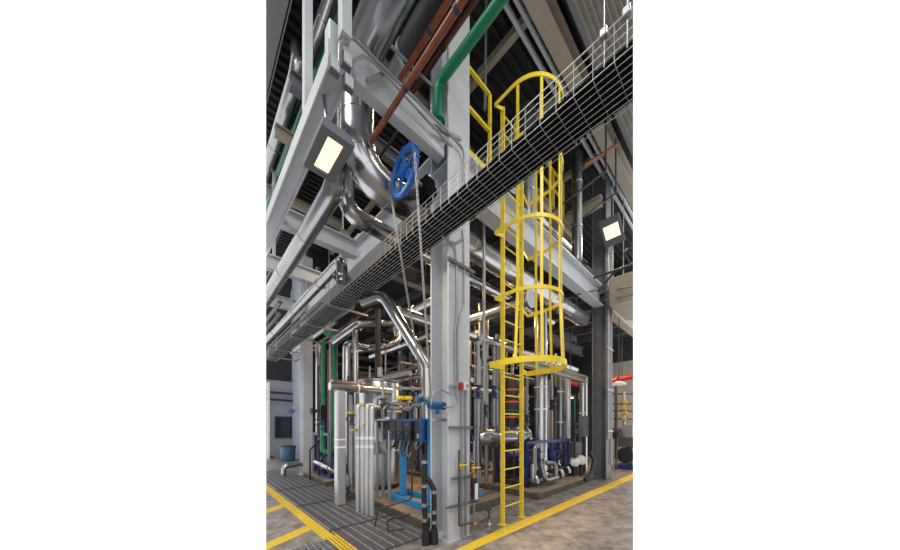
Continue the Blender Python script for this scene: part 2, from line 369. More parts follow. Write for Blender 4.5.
# ================================================================== BIG SILVER PIPES
bp = .43; av = aOf(357,bp)
zA = atB(395,197,bp)[2]
zT=EYE+2.13*(3.822+1.374*av)
pts = [V(av,-2.6,zT), V(av,bp,zT), V(av,bp,zA), V(4.95,bp,zA)]
t = thing('insulated_pipe','thick silver clad pipe with big elbow beside the blue wheel','pipe',(av,bp,zA))
build('pipe_run', MB().tube(pts,.205,24,.42,8), M['alu'], t)
for f in (.30,.62): mb=MB(); rings(mb,pts[0],pts[1],[f],.212,.05); build('clamp_band',mb,M['alu_dull'],t)
for f in (.28,.52,.74): mb=MB(); rings(mb,pts[1],pts[2],[f],.212,.03); build('clamp_band',mb,M['alu'],t)
for f in (.07,.2,.34,.5,.65,.8,.93): mb=MB(); rings(mb,pts[2],pts[3],[f],.212,.03); build('clamp_band',mb,M['alu'],t)
for k in (22,45,68):
    an=math.radians(k); R=.42; cen=V(av+R,bp,zA+R); c=cen+V(-R*math.cos(an),0,-R*math.sin(an)); d=V(math.sin(an),0,-math.cos(an))
    build('elbow_seam',MB().cyl(c-d*.008,c+d*.008,.212,24),M['alu'],t)
b1=1.25; z1=atB(394,238,b1)[2]; a1=aOf(346,b1)
pipe('insulated_pipe','mid-size silver pipe with elbow below the floodlight',[V(a1,b1,6.4),V(a1,b1,z1),V(5.6,b1,z1)],.13,M['alu'],.24,bands=((0,.55),(0,.8),(1,.06),(1,.12),(1,.4),(1,.6)))
# left runs
a=-1.36; z=atA(300,245,a)[2]
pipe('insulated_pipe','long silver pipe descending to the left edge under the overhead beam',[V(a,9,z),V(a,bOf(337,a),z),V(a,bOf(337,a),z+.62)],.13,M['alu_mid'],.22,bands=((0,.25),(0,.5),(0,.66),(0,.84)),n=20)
a=-.8; z=atA(300,305,a)[2]; bb=bOf(342,a)
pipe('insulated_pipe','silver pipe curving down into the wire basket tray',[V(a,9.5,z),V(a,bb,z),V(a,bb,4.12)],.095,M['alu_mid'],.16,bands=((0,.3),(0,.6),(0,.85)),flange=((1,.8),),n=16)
a=-1.3; z=atA(290,100,a)[2]
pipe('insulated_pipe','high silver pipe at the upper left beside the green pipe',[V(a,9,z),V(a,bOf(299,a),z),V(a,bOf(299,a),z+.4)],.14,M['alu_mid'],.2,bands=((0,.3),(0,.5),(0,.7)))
a=-1.27; z=EYE+3.0*(3.822+1.374*a)
pipe('insulated_pipe','short high silver pipe just right of the left upright post',[V(a,bOf(308,a),z),V(a,-1.6,z)],.09,M['alu'],bands=((0,.2),))
a=-1.12; z=atA(290,145,a)[2]
pipe('painted_pipe','green pipe at the upper left running beneath the roof',[V(a,9,z),V(a,-1.5,z)],.055,M['green'],flange=((0,.5),))
a=-.5; z=atA(290,205,a)[2]
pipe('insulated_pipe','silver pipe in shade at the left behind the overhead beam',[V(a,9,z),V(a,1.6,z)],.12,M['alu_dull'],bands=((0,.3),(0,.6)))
solo('air_duct', MB().tube([(-.75,9,8.42),(-.75,4.2,8.42)],.3,20), M['dark'],'dark round duct at the upper left corner','duct')
# upper middle runs
for (s_,a,r,lab,pxe,m_) in ((1.63,-.85,.032,'thin copper pipe nearest the silver elbow, ending behind the white-grey beam',394,'copper'),(1.55,-1.15,.03,'bright copper pipe passing in front of the white-grey beam',371,'copper'),(1.49,-.30,.05,'thick dark copper pipe nearest the green pipe at the upper centre',404,'copper_dark')):
    z = EYE+s_*(3.822+1.374*a); be=bOf(pxe,a)
    pipe('copper_pipe',lab,[V(a,-2.3,z),V(a,be,z)],r,M[m_],bands=((0,.4),(0,.7)),bandm=M['dark'],n=12,bname='coupling')
a=-.31; z=EYE+1.36*(3.822+1.374*a); be=bOf(438,a)
pipe('painted_pipe','thick green pipe crossing the upper centre in front of the column',[V(a,-2.6,z),V(a,be,z),V(a,be,z-.55)],.062,M['green'],.10,flange=((1,.9),))
solo('hose', MB().tube([V(a,be,z-.55),V(a,be,5.665)],.055,12), M['navy'],'dark blue vertical pipe below the green elbow, against the tall column','pipe')
a=-.55; z=EYE+1.66*(3.822+1.374*a)
t=thing('air_duct','fat black insulated duct at the top between silver pipe and copper pipes','duct',(a,0,z)); be=bOf(410,a)
build('duct_body', MB().tube([V(a,-2.3,z),V(a,be,z)],.2,24), M['black'],t); build('end_collar', MB().tube([V(a,be,z),V(a,be+.05,z)],.212,24), M['galv'],t); build('branch', MB().tube([V(a,be+.05,z),V(a,be+.7,z)],.16,20), M['alu_dull'],t)
solo('steel_rod', MB().tube([atB(383,38,.1),atB(436,90,.1)],.02,8), M['galv'],'grey strut crossing under the copper pipes','strut')
solo('steel_rod', MB().tube([atA(486,0,.9),atA(485,110,.9)],.022,10), M['galv'],'grey vertical rod right of the tall column near the ceiling','rod')
solo('steel_rod', MB().tube([atB(406,118,.5),atB(374,166,.5)],.018,8), M['black'],'black slanting rod beside the silver elbow','rod')
# mezzanine-level pipe along the beam and beyond
pipe('insulated_pipe','silver pipe lying along the top of the deep right beam',[V(1.2,.4,atB(568,248,.4)[2]),V(6.0,.4,atB(568,248,.4)[2])],.1,M['alu'],bands=((0,.3),(0,.55),(0,.8)))
for i,(px,y0,y1,Y,r,lab) in enumerate(((526,106,165,6.0,.2,'pale upright vessel on the mezzanine behind the ladder cage'),(480,150,215,7.5,.2,'silver upright pipe on the mezzanine just right of the column'),(577,152,235,7.0,.12,'silver upright pipe on the mezzanine near the right column'))):
    p=pY(px,y1,Y); q=pY(px,y0,Y); zb=5.72
    t=thing('upright_vessel',lab,'vessel',(p[0],p[1],zb))
    build('shell',MB().lathe((p[0],p[1],zb),[(r,0),(r,q[2]-zb-.1),(r*.6,q[2]-zb)],20),M['alu_dull'],t)
    for k in (.3,.7): build('clamp_band',MB().lathe((p[0],p[1],zb+(q[2]-zb)*k),[(r+.01,0),(r+.01,.05)],20),M['alu'],t)

# ================================================================== WIRE BASKET TRAY
A0,A1,TZ,TH = -.63,-.235,4.12,.26
tr = thing('cable_tray','long wire basket cable tray crossing the whole picture diagonally','cable tray',(-.43,3,TZ))
lo = MB(); b0,b1 = -2.75,9.8; r=.0030
for i in range(9): a=A0+(A1-A0)*i/8; lo.cyl((a,b0,TZ),(a,b1,TZ),r,6)
build('bottom_wires',lo,M['wire'],tr)
for nm,a in (('near_side_wires',A0),('far_side_wires',A1)):
    sd=MB()
    for k in range(1,5): sd.cyl((a,b0,TZ+TH*k/4),(a,b1,TZ+TH*k/4),r*(1.4 if k==4 else 1),6)
    build(nm,sd,M['wire'],tr)
cw=MB(); b=b0
while b<b1: cw.tube([(A0,b,TZ+TH),(A0,b,TZ-.004),(A1,b,TZ-.004),(A1,b,TZ+TH)],r,6); b+=.14
build('cross_wires',cw,M['wire'],tr)
for i in range(12):
    a=A0+.025+(A1-A0-.05)*i/11; rr=.013+.004*(i%3)
    pp=[V(a+random.uniform(-.008,.008),b0+k*(b1-b0)/14,TZ+.006+rr+random.uniform(0,.006)) for k in range(15)]
    solo('power_cable',MB().tube(pp,rr,8),M['cable'],'black power cable lying in the wire basket tray','cable','cables lying in the basket tray')
for i in range(6):
    a=A0+.05+(A1-A0-.1)*i/5; rr=.02
    solo('power_cable',MB().tube([V(a+random.uniform(-.01,.01),b0+k*(b1-b0)/14,TZ+.05+rr+random.uniform(0,.006)) for k in range(15)],rr,8),M['cable'],'black power cable lying in the wire basket tray','cable','cables lying in the basket tray')
names=['nearest','second','third','fourth','farthest']
for i,(px,py) in enumerate(((327,304),(307,324),(292,337),(280,350),(272,357))):
    p=atZ(px,py,TZ-.03); b=p[1]
    t=thing('tray_bracket',f'{names[i]} strut bracket under the left part of the basket tray','bracket',(-.3,b,TZ-.06),'strut brackets under the basket tray')
    build('strut',MB().box(-.68,.2,b-.02,b+.02,TZ-.05,TZ-.012),M['galv'],t,smooth=False)
    build('hanger_rod',MB().cyl((-.66,b,TZ-.04),(-.66,b,5.4),.008,8),M['galv'],t)
for px,lab in ((605,'thin tray hanger rod from the ceiling, with swivel clamp, upper right'),(628,'thin tray hanger rod at the upper right edge')):
    b=bOf(px,A0); t=thing('hanger_rod',lab,'rod',(A0-.02,b,TZ))
    build('rod',MB().cyl((A0-.02,b,TZ),(A0-.02,b,8.6),.005,8),M['galv'],t); build('clamp',MB().cbox((A0-.02,b,TZ+.23),.05,.05,.06),M['galv'],t,smooth=False,bev=.008)
# strut across the column under the tray
solo('strut_channel',MB().bar(atB(448,258,-.23),atB(474,273,-.23),.04,.04),M['paint_dark'],'slotted strut bolted across the column just below the tray','strut',smooth=False)

# ================================================================== CAGED LADDER
LA,LB,lb=.886,1.433,-.29
ld=thing('caged_ladder','tall yellow caged ladder standing on the concrete beside the near column','ladder',((LA+LB)/2,lb,0))
for a in (LA,LB):
    build('rail',MB().box(a-.012,a+.012,lb-.035,lb+.035,0,6.67),M['yellow'],ld,smooth=False)
    build('foot',MB().box(a-.05,a+.05,lb-.06,lb+.06,0,.012),M['yellow'],ld,smooth=False)
for i in range(22): build('rung',MB().cyl((LA,lb,.28+i*.3),(LB,lb,.28+i*.3),.012,10),M['yellow'],ld)
def hoop(z,cx,R,bs,ht):
    P=[V(LA,lb-.02,z),V(cx-R,lb+.04,z),V(cx-R,bs,z)]+[V(cx-R*math.cos(t),bs-R*math.sin(t),z) for t in [math.pi*k/18 for k in range(1,18)]]+[V(cx+R,bs,z),V(cx+R,lb+.06,z),V(LB,lb-.02,z)]
    return MB().ribbon(P,ht,.012)
for z,cx,R_,bs,ht in ((2.53,1.16,.55,-.60,.09),(3.59,1.235,.5,-.57,.055),(4.62,1.235,.5,-.57,.055),(5.62,1.235,.5,-.57,.055),(6.64,1.235,.5,-.57,.06)):
    build('cage_hoop',hoop(z,cx,R_,bs,ht),M['yellow'],ld,smooth=False)
for k in (10,50,90,130,168,200):
    t=math.radians(min(k,180)); a=1.235-.49*math.cos(t); b=-.57-.49*math.sin(t)+(.17 if k==200 else 0)
    a2=1.16-.54*math.cos(t); b2=-.60-.54*math.sin(t)+(.17 if k==200 else 0)
    build('cage_bar',MB().bar((a,b,3.57),(a,b,6.67),.042,.012,up=(math.cos(t),math.sin(t),0)).bar((a2,b2,2.49),(a,b,3.57),.042,.012,up=(math.cos(t),math.sin(t),0)),M['yellow'],ld,smooth=False)
for z in (2.0,5.4): 
    for a in (LA,LB): build('wall_bracket',MB().bar((a,lb,z),(a,-.14 if z>5 else lb+.02,z),.04,.012),M['yellow'],ld,smooth=False)

# yellow guard rails up on the mezzanine
def guard(label,p,q,n,zb=5.72,h=1.1):
    p,q=Vector(p),Vector(q); t=thing('guard_rail',label,'railing',(p.x,p.y,zb))
    for i in range(n+1):
        c=p.lerp(q,i/n); build('post',MB().bar((c.x,c.y,zb),(c.x,c.y,zb+h),.045,.045),M['yellow'],t,smooth=False)
    for z in (h,h*.55): build('rail',MB().bar((p.x,p.y,zb+z),(q.x,q.y,zb+z),.045,.045),M['yellow'],t,smooth=False)
    build('toe_board',MB().bar((p.x,p.y,zb+.06),(q.x,q.y,zb+.06),.012,.1),M['yellow'],t,smooth=False)
    return t
guard('yellow guard rail on the mezzanine between the column and ladder cage',(.3,-.05,0),(.86,-.05,0),1,h=1.35)
guard('yellow guard rail on the beige beam right of the ladder cage',(2.6,.6,0),(5.0,.6,0),4,zb=7.37)
guard('yellow guard rail deep on the mezzanine near the right column',(3.6,3.6,0),(8.4,3.6,0),5)
# ================================================================== FLOODLIGHTS
def flood(c,la,lbb,label,rod_to,energy,tilt=0):
    rt_=Matrix.Rotation(tilt,3,'Y'); c_=V(*c)
    def tl(mb):
        mb.v=[c_+rt_@(q-c_) for q in mb.v]; return mb
    t=thing('floodlight',label,'light',(c[0],c[1],c[2]))
    a,b,z=c
    hs=MB(); k=.8
    vs=[(a-la/2,b-lbb/2,z),(a+la/2,b-lbb/2,z),(a+la/2,b+lbb/2,z),(a-la/2,b+lbb/2,z)]
    tp=[(a-la/2*k,b-lbb/2*k,z+.13),(a+la/2*k,b-lbb/2*k,z+.13),(a+la/2*k,b+lbb/2*k,z+.13),(a-la/2*k,b+lbb/2*k,z+.13)]
    hs.add(vs+tp,[(3,2,1,0),(4,5,6,7),(0,1,5,4),(1,2,6,5),(2,3,7,6),(3,0,4,7)])
    build('housing',tl(hs),M['paint_dark'],t,smooth=False,bev=.012)
    fr=MB(); ga,gb_=la*.48,lbb*.74
    for (x0,x1,y0,y1) in ((-la/2,-ga/2,-lbb/2,lbb/2),(ga/2,la/2,-lbb/2,lbb/2),(-ga/2,ga/2,-lbb/2,-gb_/2),(-ga/2,ga/2,gb_/2,lbb/2)): fr.box(a+x0,a+x1,b+y0,b+y1,z-.035,z)
    build('bezel',tl(fr),M['paint_dark'],t,smooth=False)
    build('lens',tl(MB().box(a-ga/2,a+ga/2,b-gb_/2,b+gb_/2,z-.014,z-.004)),M['lamp'],t,smooth=False)
    build('driver_box',tl(MB().box(a-la*.2,a+la*.2,b-lbb*.2,b+lbb*.2,z+.13,z+.2)),M['paint_dark'],t,smooth=False,bev=.008)
    build('mounting_arm',MB().tube([V(a,b,z+.19),V(*rod_to)],.02,10),M['galv'],t)
    L=bpy.data.lights.new('floodlight_glow','AREA'); L.shape='RECTANGLE'; L.size=ga; L.size_y=gb_; L.energy=energy; L.color=(1,.80,.52)
    lo_=bpy.data.objects.new('floodlight_glow',L); COL.objects.link(lo_); lo_.location=W(c_+rt_@V(0,0,-.05)); lo_.matrix_world=Matrix.Translation(lo_.location)@(Matrix.Rotation(math.atan2(DA[1],DA[0]),4,'Z')@Matrix.Rotation(tilt,4,'Y'))
flood(atZ(328,154,4.62),.34,.62,'lit floodlight hanging below the left overhead beam',(-1.68,.3,5.42),45)
flood(atB(612,231,-.45),.74,.50,'lit floodlight mounted high beside the right column',(6.1,-.25,7.0),30,tilt=math.radians(38))
flood(atB(430,116,1.9),.3,.4,'small lit floodlight behind the white-grey beam near the column',(atB(430,116,1.9)[0],1.9,9.32),25)
p=atB(343,239,3.6); flood(p,.25,.35,'small lit floodlight deep in the left overhead rack',(p[0],3.6,7.8),8)

def strip(a,b,z,label,e):
    t=thing('strip_light',label,'light',(a,b,z))
    build('housing',MB().box(a-.6,a+.6,b-.07,b+.07,z,z+.08).box(a-.6,a+.6,b-.075,b-.065,z-.16,z).box(a-.6,a+.6,b+.065,b+.075,z-.16,z).box(a-.6,a-.59,b-.07,b+.07,z-.16,z).box(a+.59,a+.6,b-.07,b+.07,z-.16,z),M['dark'],t,smooth=False); build('lens',MB().box(a-.57,a+.57,b-.05,b+.05,z-.02,z),M['lamp'],t,smooth=False)
    for d in (-.4,.4): build('hanger',MB().cyl((a+d,b,z+.08),(a+d,b,5.665),.008,8),M['galv'],t)
    L=bpy.data.lights.new('strip_glow','AREA'); L.shape='RECTANGLE'; L.size=1.1; L.size_y=.1; L.energy=e; L.color=(1,.62,.30)
    o=bpy.data.objects.new('strip_glow',L); COL.objects.link(o); o.location=W((a,b,z-.17)); o.rotation_euler=(0,0,math.atan2(DA[1],DA[0]))
strip(1.6,2.1,4.95,'warm strip light under the mezzanine behind the near column',90)
strip(4.4,2.1,4.95,'warm strip light under the mezzanine behind the ladder',120)
strip(1.6,5.6,4.95,'warm strip light under the mezzanine above the silver tank',22)
strip(7.6,1.6,4.95,'warm strip light under the mezzanine beyond the right column',150)
strip(5.0,5.5,4.95,'warm strip light deep in the dim pipe hall',90)

# ================================================================== CHAIN WHEEL
wc=V(*atB(404,172,-.12)); R=.245
cwheel=thing('chain_wheel','blue spoked chain wheel on the valve above the basket tray','valve wheel',tuple(wc))
build('rim',MB().ring(wc,(1,0,0),R,.034,32,10),M['blue'],cwheel)
for k in range(12):
    an=k*math.pi/6; d=V(0,math.cos(an),math.sin(an)); build('chain_guide',MB().bar(wc+d*(R-.005),wc+d*(R+.042),.022,.05,up=(1,0,0)),M['blue'],cwheel,smooth=False)
for k in range(5):
    an=k*2*math.pi/5+.3; d=V(0,math.cos(an),math.sin(an)); build('spoke',MB().bar(wc+d*.04,wc+d*R,.05,.022,up=(1,0,0)),M['blue'],cwheel,smooth=False)
build('hub',MB().cyl(wc-V(.04,0,0),wc+V(.06,0,0),.065,20),M['blue'],cwheel)
build('stem',MB().cyl(wc+V(.06,0,0),wc+V(.36,0,-.01),.025,12),M['galv'],cwheel)
gx=wc+V(.36,0.02,-.02)
gbx=thing('gear_operator','black valve gear box right of the blue chain wheel','gear box',tuple(gx))
build('casing',MB().cbox(gx,.16,.2,.28),M['cable'],gbx,smooth=False,bev=.03)
build('cover',MB().cyl(gx-V(.1,0,0),gx+V(.1,0,0),.1,16),M['cable'],gbx)
for d in (-1,1): build('bolt',MB().cyl(gx+V(0,d*.07,.14),gx+V(0,d*.07,.17),.015,8),M['galv'],gbx)
build('valve_neck',MB().cyl(gx,(gx.x,.30,zA+.02),.06,12),M['dark'],gbx)
def chain(p,q,label,sag=.0):
    p,q=Vector(p),Vector(q); n=int((q-p).length/.045); mb=MB()
    d=(q-p).normalized()
    for i in range(n):
        c=p.lerp(q,(i+.5)/n); u=V(1,0,0) if i%2 else V(0,1,0); u=(u-d*u.dot(d)).normalized()
        for s_ in (-1,1): mb.bar(c-d*.03+u*.011*s_,c+d*.03+u*.011*s_,.008,.008)
        for e in (-1,1): mb.bar(c+d*.03*e-u*.014,c+d*.03*e+u*.014,.008,.008)
    return solo('pull_chain',mb,M['galv'],label,'chain',smooth=False)
chain(wc+V(-.04,R+.03,0),pY(424,396,3.95),'pull chain hanging from the left side of the blue chain wheel')
chain(wc+V(-.04,-R-.03,0),pY(431,399,3.80),'pull chain hanging from the right side of the blue chain wheel')

# ================================================================== COLUMN CONDUITS AND FITTINGS
fb=-.222     # just off the front flange
def condF(label,pix,r=.011,b=fb,m='galv',bend=.06,name='conduit'):
    return pipe(name,label,[V(*atB(x,y,b)) for x,y in pix],r,M[m],bend,n=10,cat='conduit')
condF('conduit looping over the corner of the overhead beams and along the white-grey beam',[(339,66),(340,44),(352,36),(362,46),(446,130),(464,150),(466,196)],.017,-.25,bend=.09,m='conduit')
condF('lower conduit looping from a junction box onto the white-grey beam',[(351,80),(353,61),(363,56),(374,62),(436,130),(452,147)],.014,-.24,bend=.07,m='conduit')
for px,py,lab in ((334,67,'grey junction box at the beam corner, left'),(348,84,'grey junction box hung below the beam corner'),(346.5,62,'small grey junction box behind the beam corner')):
    c=atB(px,py,-.22); t=thing('junction_box',lab,'junction box',c)
    build('box',MB().cbox(c,.1,.06,.13),M['paint_dark'],t,smooth=False,bev=.006); build('cover',MB().cbox((c[0],c[1]-.035,c[2]),.08,.01,.11),M['paint'],t,smooth=False)
for px,py,lab in ((378,77,'strut clamp on the white-grey beam, left'),(450,138,'strut clamp on the tall column at the beam')):
    c=V(*atB(px,py,-.2)); solo('strut_channel',MB().bar(c-V(.13,0,.16) if px<400 else c-V(.3,0,.06),c+V(.13,0,.16) if px<400 else c+V(.2,0,.12),.04,.04),M['galv'],lab,'strut',smooth=False)
condF('conduit curving from the tray down the column front flange',[(442,236),(455,246),(457,268),(457,320),(455.5,330),(456,395)],.014,m='conduit')
condF('short conduit curving from the tray across to the column edge',[(443,238),(455,243),(463,238),(463,228)],.011,m='conduit')
condF('conduit down the right edge of the column, ending at the pull station',[(464,230),(464,305),(459,318),(457.5,332),(458,383)],.013,-.228,m='conduit')
for px,lab in ((466,'second long vertical conduit at the right edge of the column front'),(462,'long vertical conduit from pull station to floor on column front'),): condF(lab,[(px,388),(px,538)],.017,m='conduit')
condF('curved flexible conduit from the column to the blue transmitter',[(455,393),(458,403),(452,407),(444,407)],.010,-.25,bend=.06,m='conduit')
condF('flexible conduit hooping across the column web above the transmitter',[(431,405),(433,392),(440,389),(452,395)],.010,-.24,bend=.09,m='conduit')
solo('strut_channel',MB().bar(atB(449,427.5,-.235),atB(472,427.5,-.235),.035,.035),M['paint_dark'],'strut clamp across the column below the transmitter','strut',smooth=False)
solo('strut_channel',MB().bar(atB(449,386,-.235),atB(458,386,-.235),.03,.03),M['galv'],'short strut beside the white pull station','strut',smooth=False)
solo('strut_channel',MB().bar(atB(446,508,-.235),atB(473,502,-.235),.03,.03),M['paint_dark'],'lower strut clamp near the foot of the column','strut',smooth=False)
solo('strut_channel',MB().bar(atB(452,479,-.235),atB(474,476,-.235),.03,.03),M['paint_dark'],'upper strut clamp near the foot of the column','strut',smooth=False)
c=atB(465,386,-.25); t=thing('pull_station','white fire alarm box with red side on the column','alarm box',c)
build('housing',MB().cbox(c,.085,.06,.12),M['white'],t,smooth=False,bev=.006); build('side_plate',MB().cbox((c[0]-.075,c[1],c[2]-.01),.035,.05,.1),M['red'],t,smooth=False); build('dial',MB().cyl((c[0]+.01,c[1]-.03,c[2]),(c[0]+.01,c[1]-.045,c[2]),.025,14),M['galv'],t)
# blue transmitter in front of the web
c=V(*pY(437,405.5,3.9)); t=thing('transmitter','bright blue round transmitter in front of the column','transmitter',tuple(c))
build('body',MB().cyl(c-V(.10,0,-.0),c+V(.11,0,0),.052,20),M['teal'],t)
build('cap',MB().cyl(c-V(.14,0,0),c-V(.085,0,0),.058,20),M['teal'],t); build('cap',MB().cyl(c+V(.085,0,0),c+V(.13,0,0),.058,20),M['teal'],t)
build('display',MB().cyl(c-V(.145,0,0),c-V(.14,0,0),.035,16),M['black'],t); build('neck',MB().cyl(c,c-V(0,0,.12),.03,14),M['blue'],t)
build('manifold',MB().cbox(c-V(-.04,0,.2),.2,.07,.05),M['galv'],t,smooth=False,bev=.008)
for s_ in (-.08,0,.1): build('valve_knob',MB().cyl(c+V(.04+s_,-.03,-.2),c+V(.04+s_,-.09,-.2),.014,10),M['galv'],t)
# black hoses with clamps in front of the column web
for i,(pts_,lab) in enumerate((([(424,455),(424,500),(426,541)],'left black pipe with white clamps at the column foot'),([(424,476),(429,480),(434,490),(434,541)],'right black pipe with bent top at the column foot'))):
    P=[V(*pY(x,y,3.72+.03*i)) for x,y in pts_]; P[-1].z=max(P[-1].z,.16)
    t=thing('riser_pipe',lab,'pipe',(P[-1].x,P[-1].y,0))
    build('pipe_run',MB().tube(P,.036,14,.1),M['black'],t)
    build('floor_sleeve',MB().lathe((P[-1].x,P[-1].y,0),[(.058,0),(.058,.12),(.045,.2),(.037,.2)],14),M['black'],t)
    for yy in ((462,486,505,520) if i==0 else (492,512,522)):
        c=V(*pY(424.5 if i==0 else 434,yy,3.70+.03*i)); build('clamp',MB().cyl(c-V(0,0,.02),c+V(0,0,.02),.041,14),M['galv'],t)
# small brown water lines and valves on the right of the column foot
b2=-.27
pr=pipe('rusty_pipe','thin rusty pipe down the column front with elbow at the foot',[V(*atB(459,450,b2)),V(*atB(459,526,b2)),V(*atB(474,522,b2))],.014,M['rust'],.03,n=10)
pipe('rusty_pipe','short rusty pipe running to the grey floor valve',[V(*atB(473,522,b2)),V(*atB(476,524,b2)),V(*atB(488,518,b2))],.013,M['rust'],n=10)
for px,py,lab in ((461,465.5,'yellow lever valve on the column front, left of two'),(473,468,'yellow lever valve at the column edge, right of two')):
    c=V(*atB(px,py,-.3)); t=thing('ball_valve',lab,'valve',tuple(c))
    build('body',MB().cyl(c-V(0,0,.05),c+V(0,0,.05),.028,14),M['brass'],t); build('lever',MB().bar(c+V(-.05,-.03,.01),c+V(.12,-.03,.0),.03,.014,up=(0,0,1)),M['yellow'],t,smooth=False)
c=V(*atB(474,490,-.3)); t=thing('filter_canister','black canister with white label beside the column foot','filter',tuple(c))
build('canister',MB().cyl(c-V(0,0,.17),c+V(0,0,.17),.05,18),M['black'],t); build('paper_label',MB().box(c.x-.035,c.x+.02,c.y-.056,c.y-.045,c.z-.12,c.z+.1),M['white'],t,smooth=False); build('cap',MB().cyl(c+V(0,0,.17),c+V(0,0,.23),.03,14),M['brass'],t)
build('bottom_stripe',MB().cyl(c-V(0,0,.16),c-V(0,0,.12),.0515,18),M['purple'],t)
c=g(489,527); t=thing('floor_valve','grey and brass floor valve right of the column foot','valve',(c[0],c[1],0))
build('body',MB().lathe((c[0],c[1],0),[(.05,0),(.05,.05),(.03,.07),(.03,.12)],14),M['galv'],t); build('spindle',MB().cyl((c[0],c[1],.12),(c[0],c[1],.27),.012,8),M['dark'],t); build('handle',MB().bar((c[0]-.06,c[1],.27),(c[0]+.06,c[1],.27),.025,.02),M['dark'],t,smooth=False)
c=V(*atB(474,524,b2)); t=thing('pipe_union','brass union fitting on the rusty pipe at floor level','fitting',tuple(c)); build('body',MB().lathe(c-V(.04,0,0),[(.02,0),(.038,.01),(.038,.05),(.02,.08)],10,ax=(1,0,0)),M['brass'],t); build('nut',MB().lathe(c+V(.03,0,0),[(.03,0),(.03,.03)],6,ax=(1,0,0)),M['brass'],t)
c=V(*atB(474,514,-.1)); solo('riser_pipe',MB().cyl((c.x,c.y,0),(c.x,c.y,1.35),.016,10),M['galv'],'thin grey pipe standing at the right edge of the column','pipe')
c=V(*g(481,505)); t=thing('floor_box','low khaki concrete block behind the column foot','plinth',(c.x,c.y,0)); build('block',MB().box(c.x-.1,c.x+.45,c.y,c.y+.4,0,.16),M['plinth'],t,smooth=False,bev=.01); build('blue_cap',MB().box(c.x,c.x+.15,c.y+.05,c.y+.2,.16,.24),M['cyan'],t,smooth=False)

# ================================================================== TANK AND ITS PIPES
tc=(.53,2.98); tz=.16; rt=.49; zt=pY(383,381,6.55)[2]
tk=thing('storage_tank','squat silver clad tank on black base behind the blue rack','tank',(tc[0],tc[1],tz))
build('shell',MB().lathe((tc[0],tc[1],tz+.1),[(rt,0),(rt,zt-tz-.2),(rt*.96,zt-tz-.15)],40),M['alu'],tk)
build('base_skirt',MB().lathe((tc[0],tc[1],tz),[(rt*.97,0),(rt*.97,.1)],40),M['black'],tk)
build('lid',MB().lathe((tc[0],tc[1],zt-.06),[(rt+.012,0),(rt+.012,.05),(rt*.7,.08),(.05,.09)],40),M['alu_dull'],tk)
for z in (1.0,1.9): build('clamp_band',MB().lathe((tc[0],tc[1],z),[(rt+.006,0),(rt+.006,.04)],40),M['band'],tk)
build('nozzle',MB().cyl((tc[0],tc[1],zt+.1),(tc[0],tc[1],zt+.32),.06,16),M['galv'],tk)
build('manway',MB().lathe((tc[0]-rt*.55,tc[1]-rt*.75,1.1),[(.12,0),(.12,.1),(.15,.1),(.15,.13)],20,ax=(-.5,-.8,0)),M['alu_dull'],tk)
# square jacketed riser and header
c=g(340,506); zt2=pY(340,391,5.49)[2]
t=thing('jacketed_riser','square white jacketed riser with two white bands, left of tank','pipe',(c[0],c[1],0.03))
build('jacket',MB().box(c[0]-.085,c[0]+.085,c[1]-.085,c[1]+.085,.035,zt2),M['pvc'],t,smooth=False,bev=.02)
for yy in (440,447.5): z=pY(340,yy,5.45)[2]; build('band',MB().box(c[0]-.092,c[0]+.092,c[1]-.092,c[1]+.092,z-.025,z+.025),M['band'],t,smooth=False,bev=.02)
e=V(c[0]-.2,c[1],zt2+.08)
pipe('header_pipe','level silver header with white clamp lying over the square riser',[e,V(.55,c[1],zt2+.08)],.085,M['alu'],bands=((0,.42),),bandm=M['band'],flange=())
pipe('header_pipe','second silver header just behind, over the tank front',[V(c[0]-.05,c[1]+.3,zt2+.2),V(1.0,c[1]+.3,zt2+.2)],.07,M['alu_dull'])
ordn=['leftmost','second','third','rightmost']
for i,(px,py) in enumerate(((358,513),(363,514.5),(367.3,516),(372,517.5))):
    c=g(px,py); Y=444.8/(py-425); zt3=pY(px,405+2*(i%2),Y)[2]
    t=thing('jacketed_riser',f'{ordn[i]} of the four slim white risers in front of the tank','pipe',(c[0],c[1],.03),'four slim white risers')
    build('jacket',MB().tube([V(c[0],c[1],.035),V(c[0],c[1],zt3),V(c[0]+.18,c[1]+.1,zt3)],.041,14,.06),M['pvc'],t)
    for yy in (438,446.5): z=pY(px,yy,Y)[2]; build('band',MB().cyl((c[0],c[1],z-.025),(c[0],c[1],z+.025),.045,14),M['band'],t)
for px,py,lab in ((362.5,404.5,'yellow lever on the slim white risers, upper'),(350.5,412.5,'yellow lever beside the square riser'),(362.5,425,'small yellow lever midway down the slim white risers'),(353,430,'yellow tag valve beside the slim white risers')):
    c=V(*pY(px,py,4.9)); t=thing('ball_valve',lab,'valve',tuple(c)); build('body',MB().cyl(c+V(.02,0,0),c+V(.1,.06,0),.022,10),M['brass'],t); build('lever',MB().bar(c-V(.05,0,0),c+V(.06,0,0),.02,.02),M['yellow'],t,smooth=False)
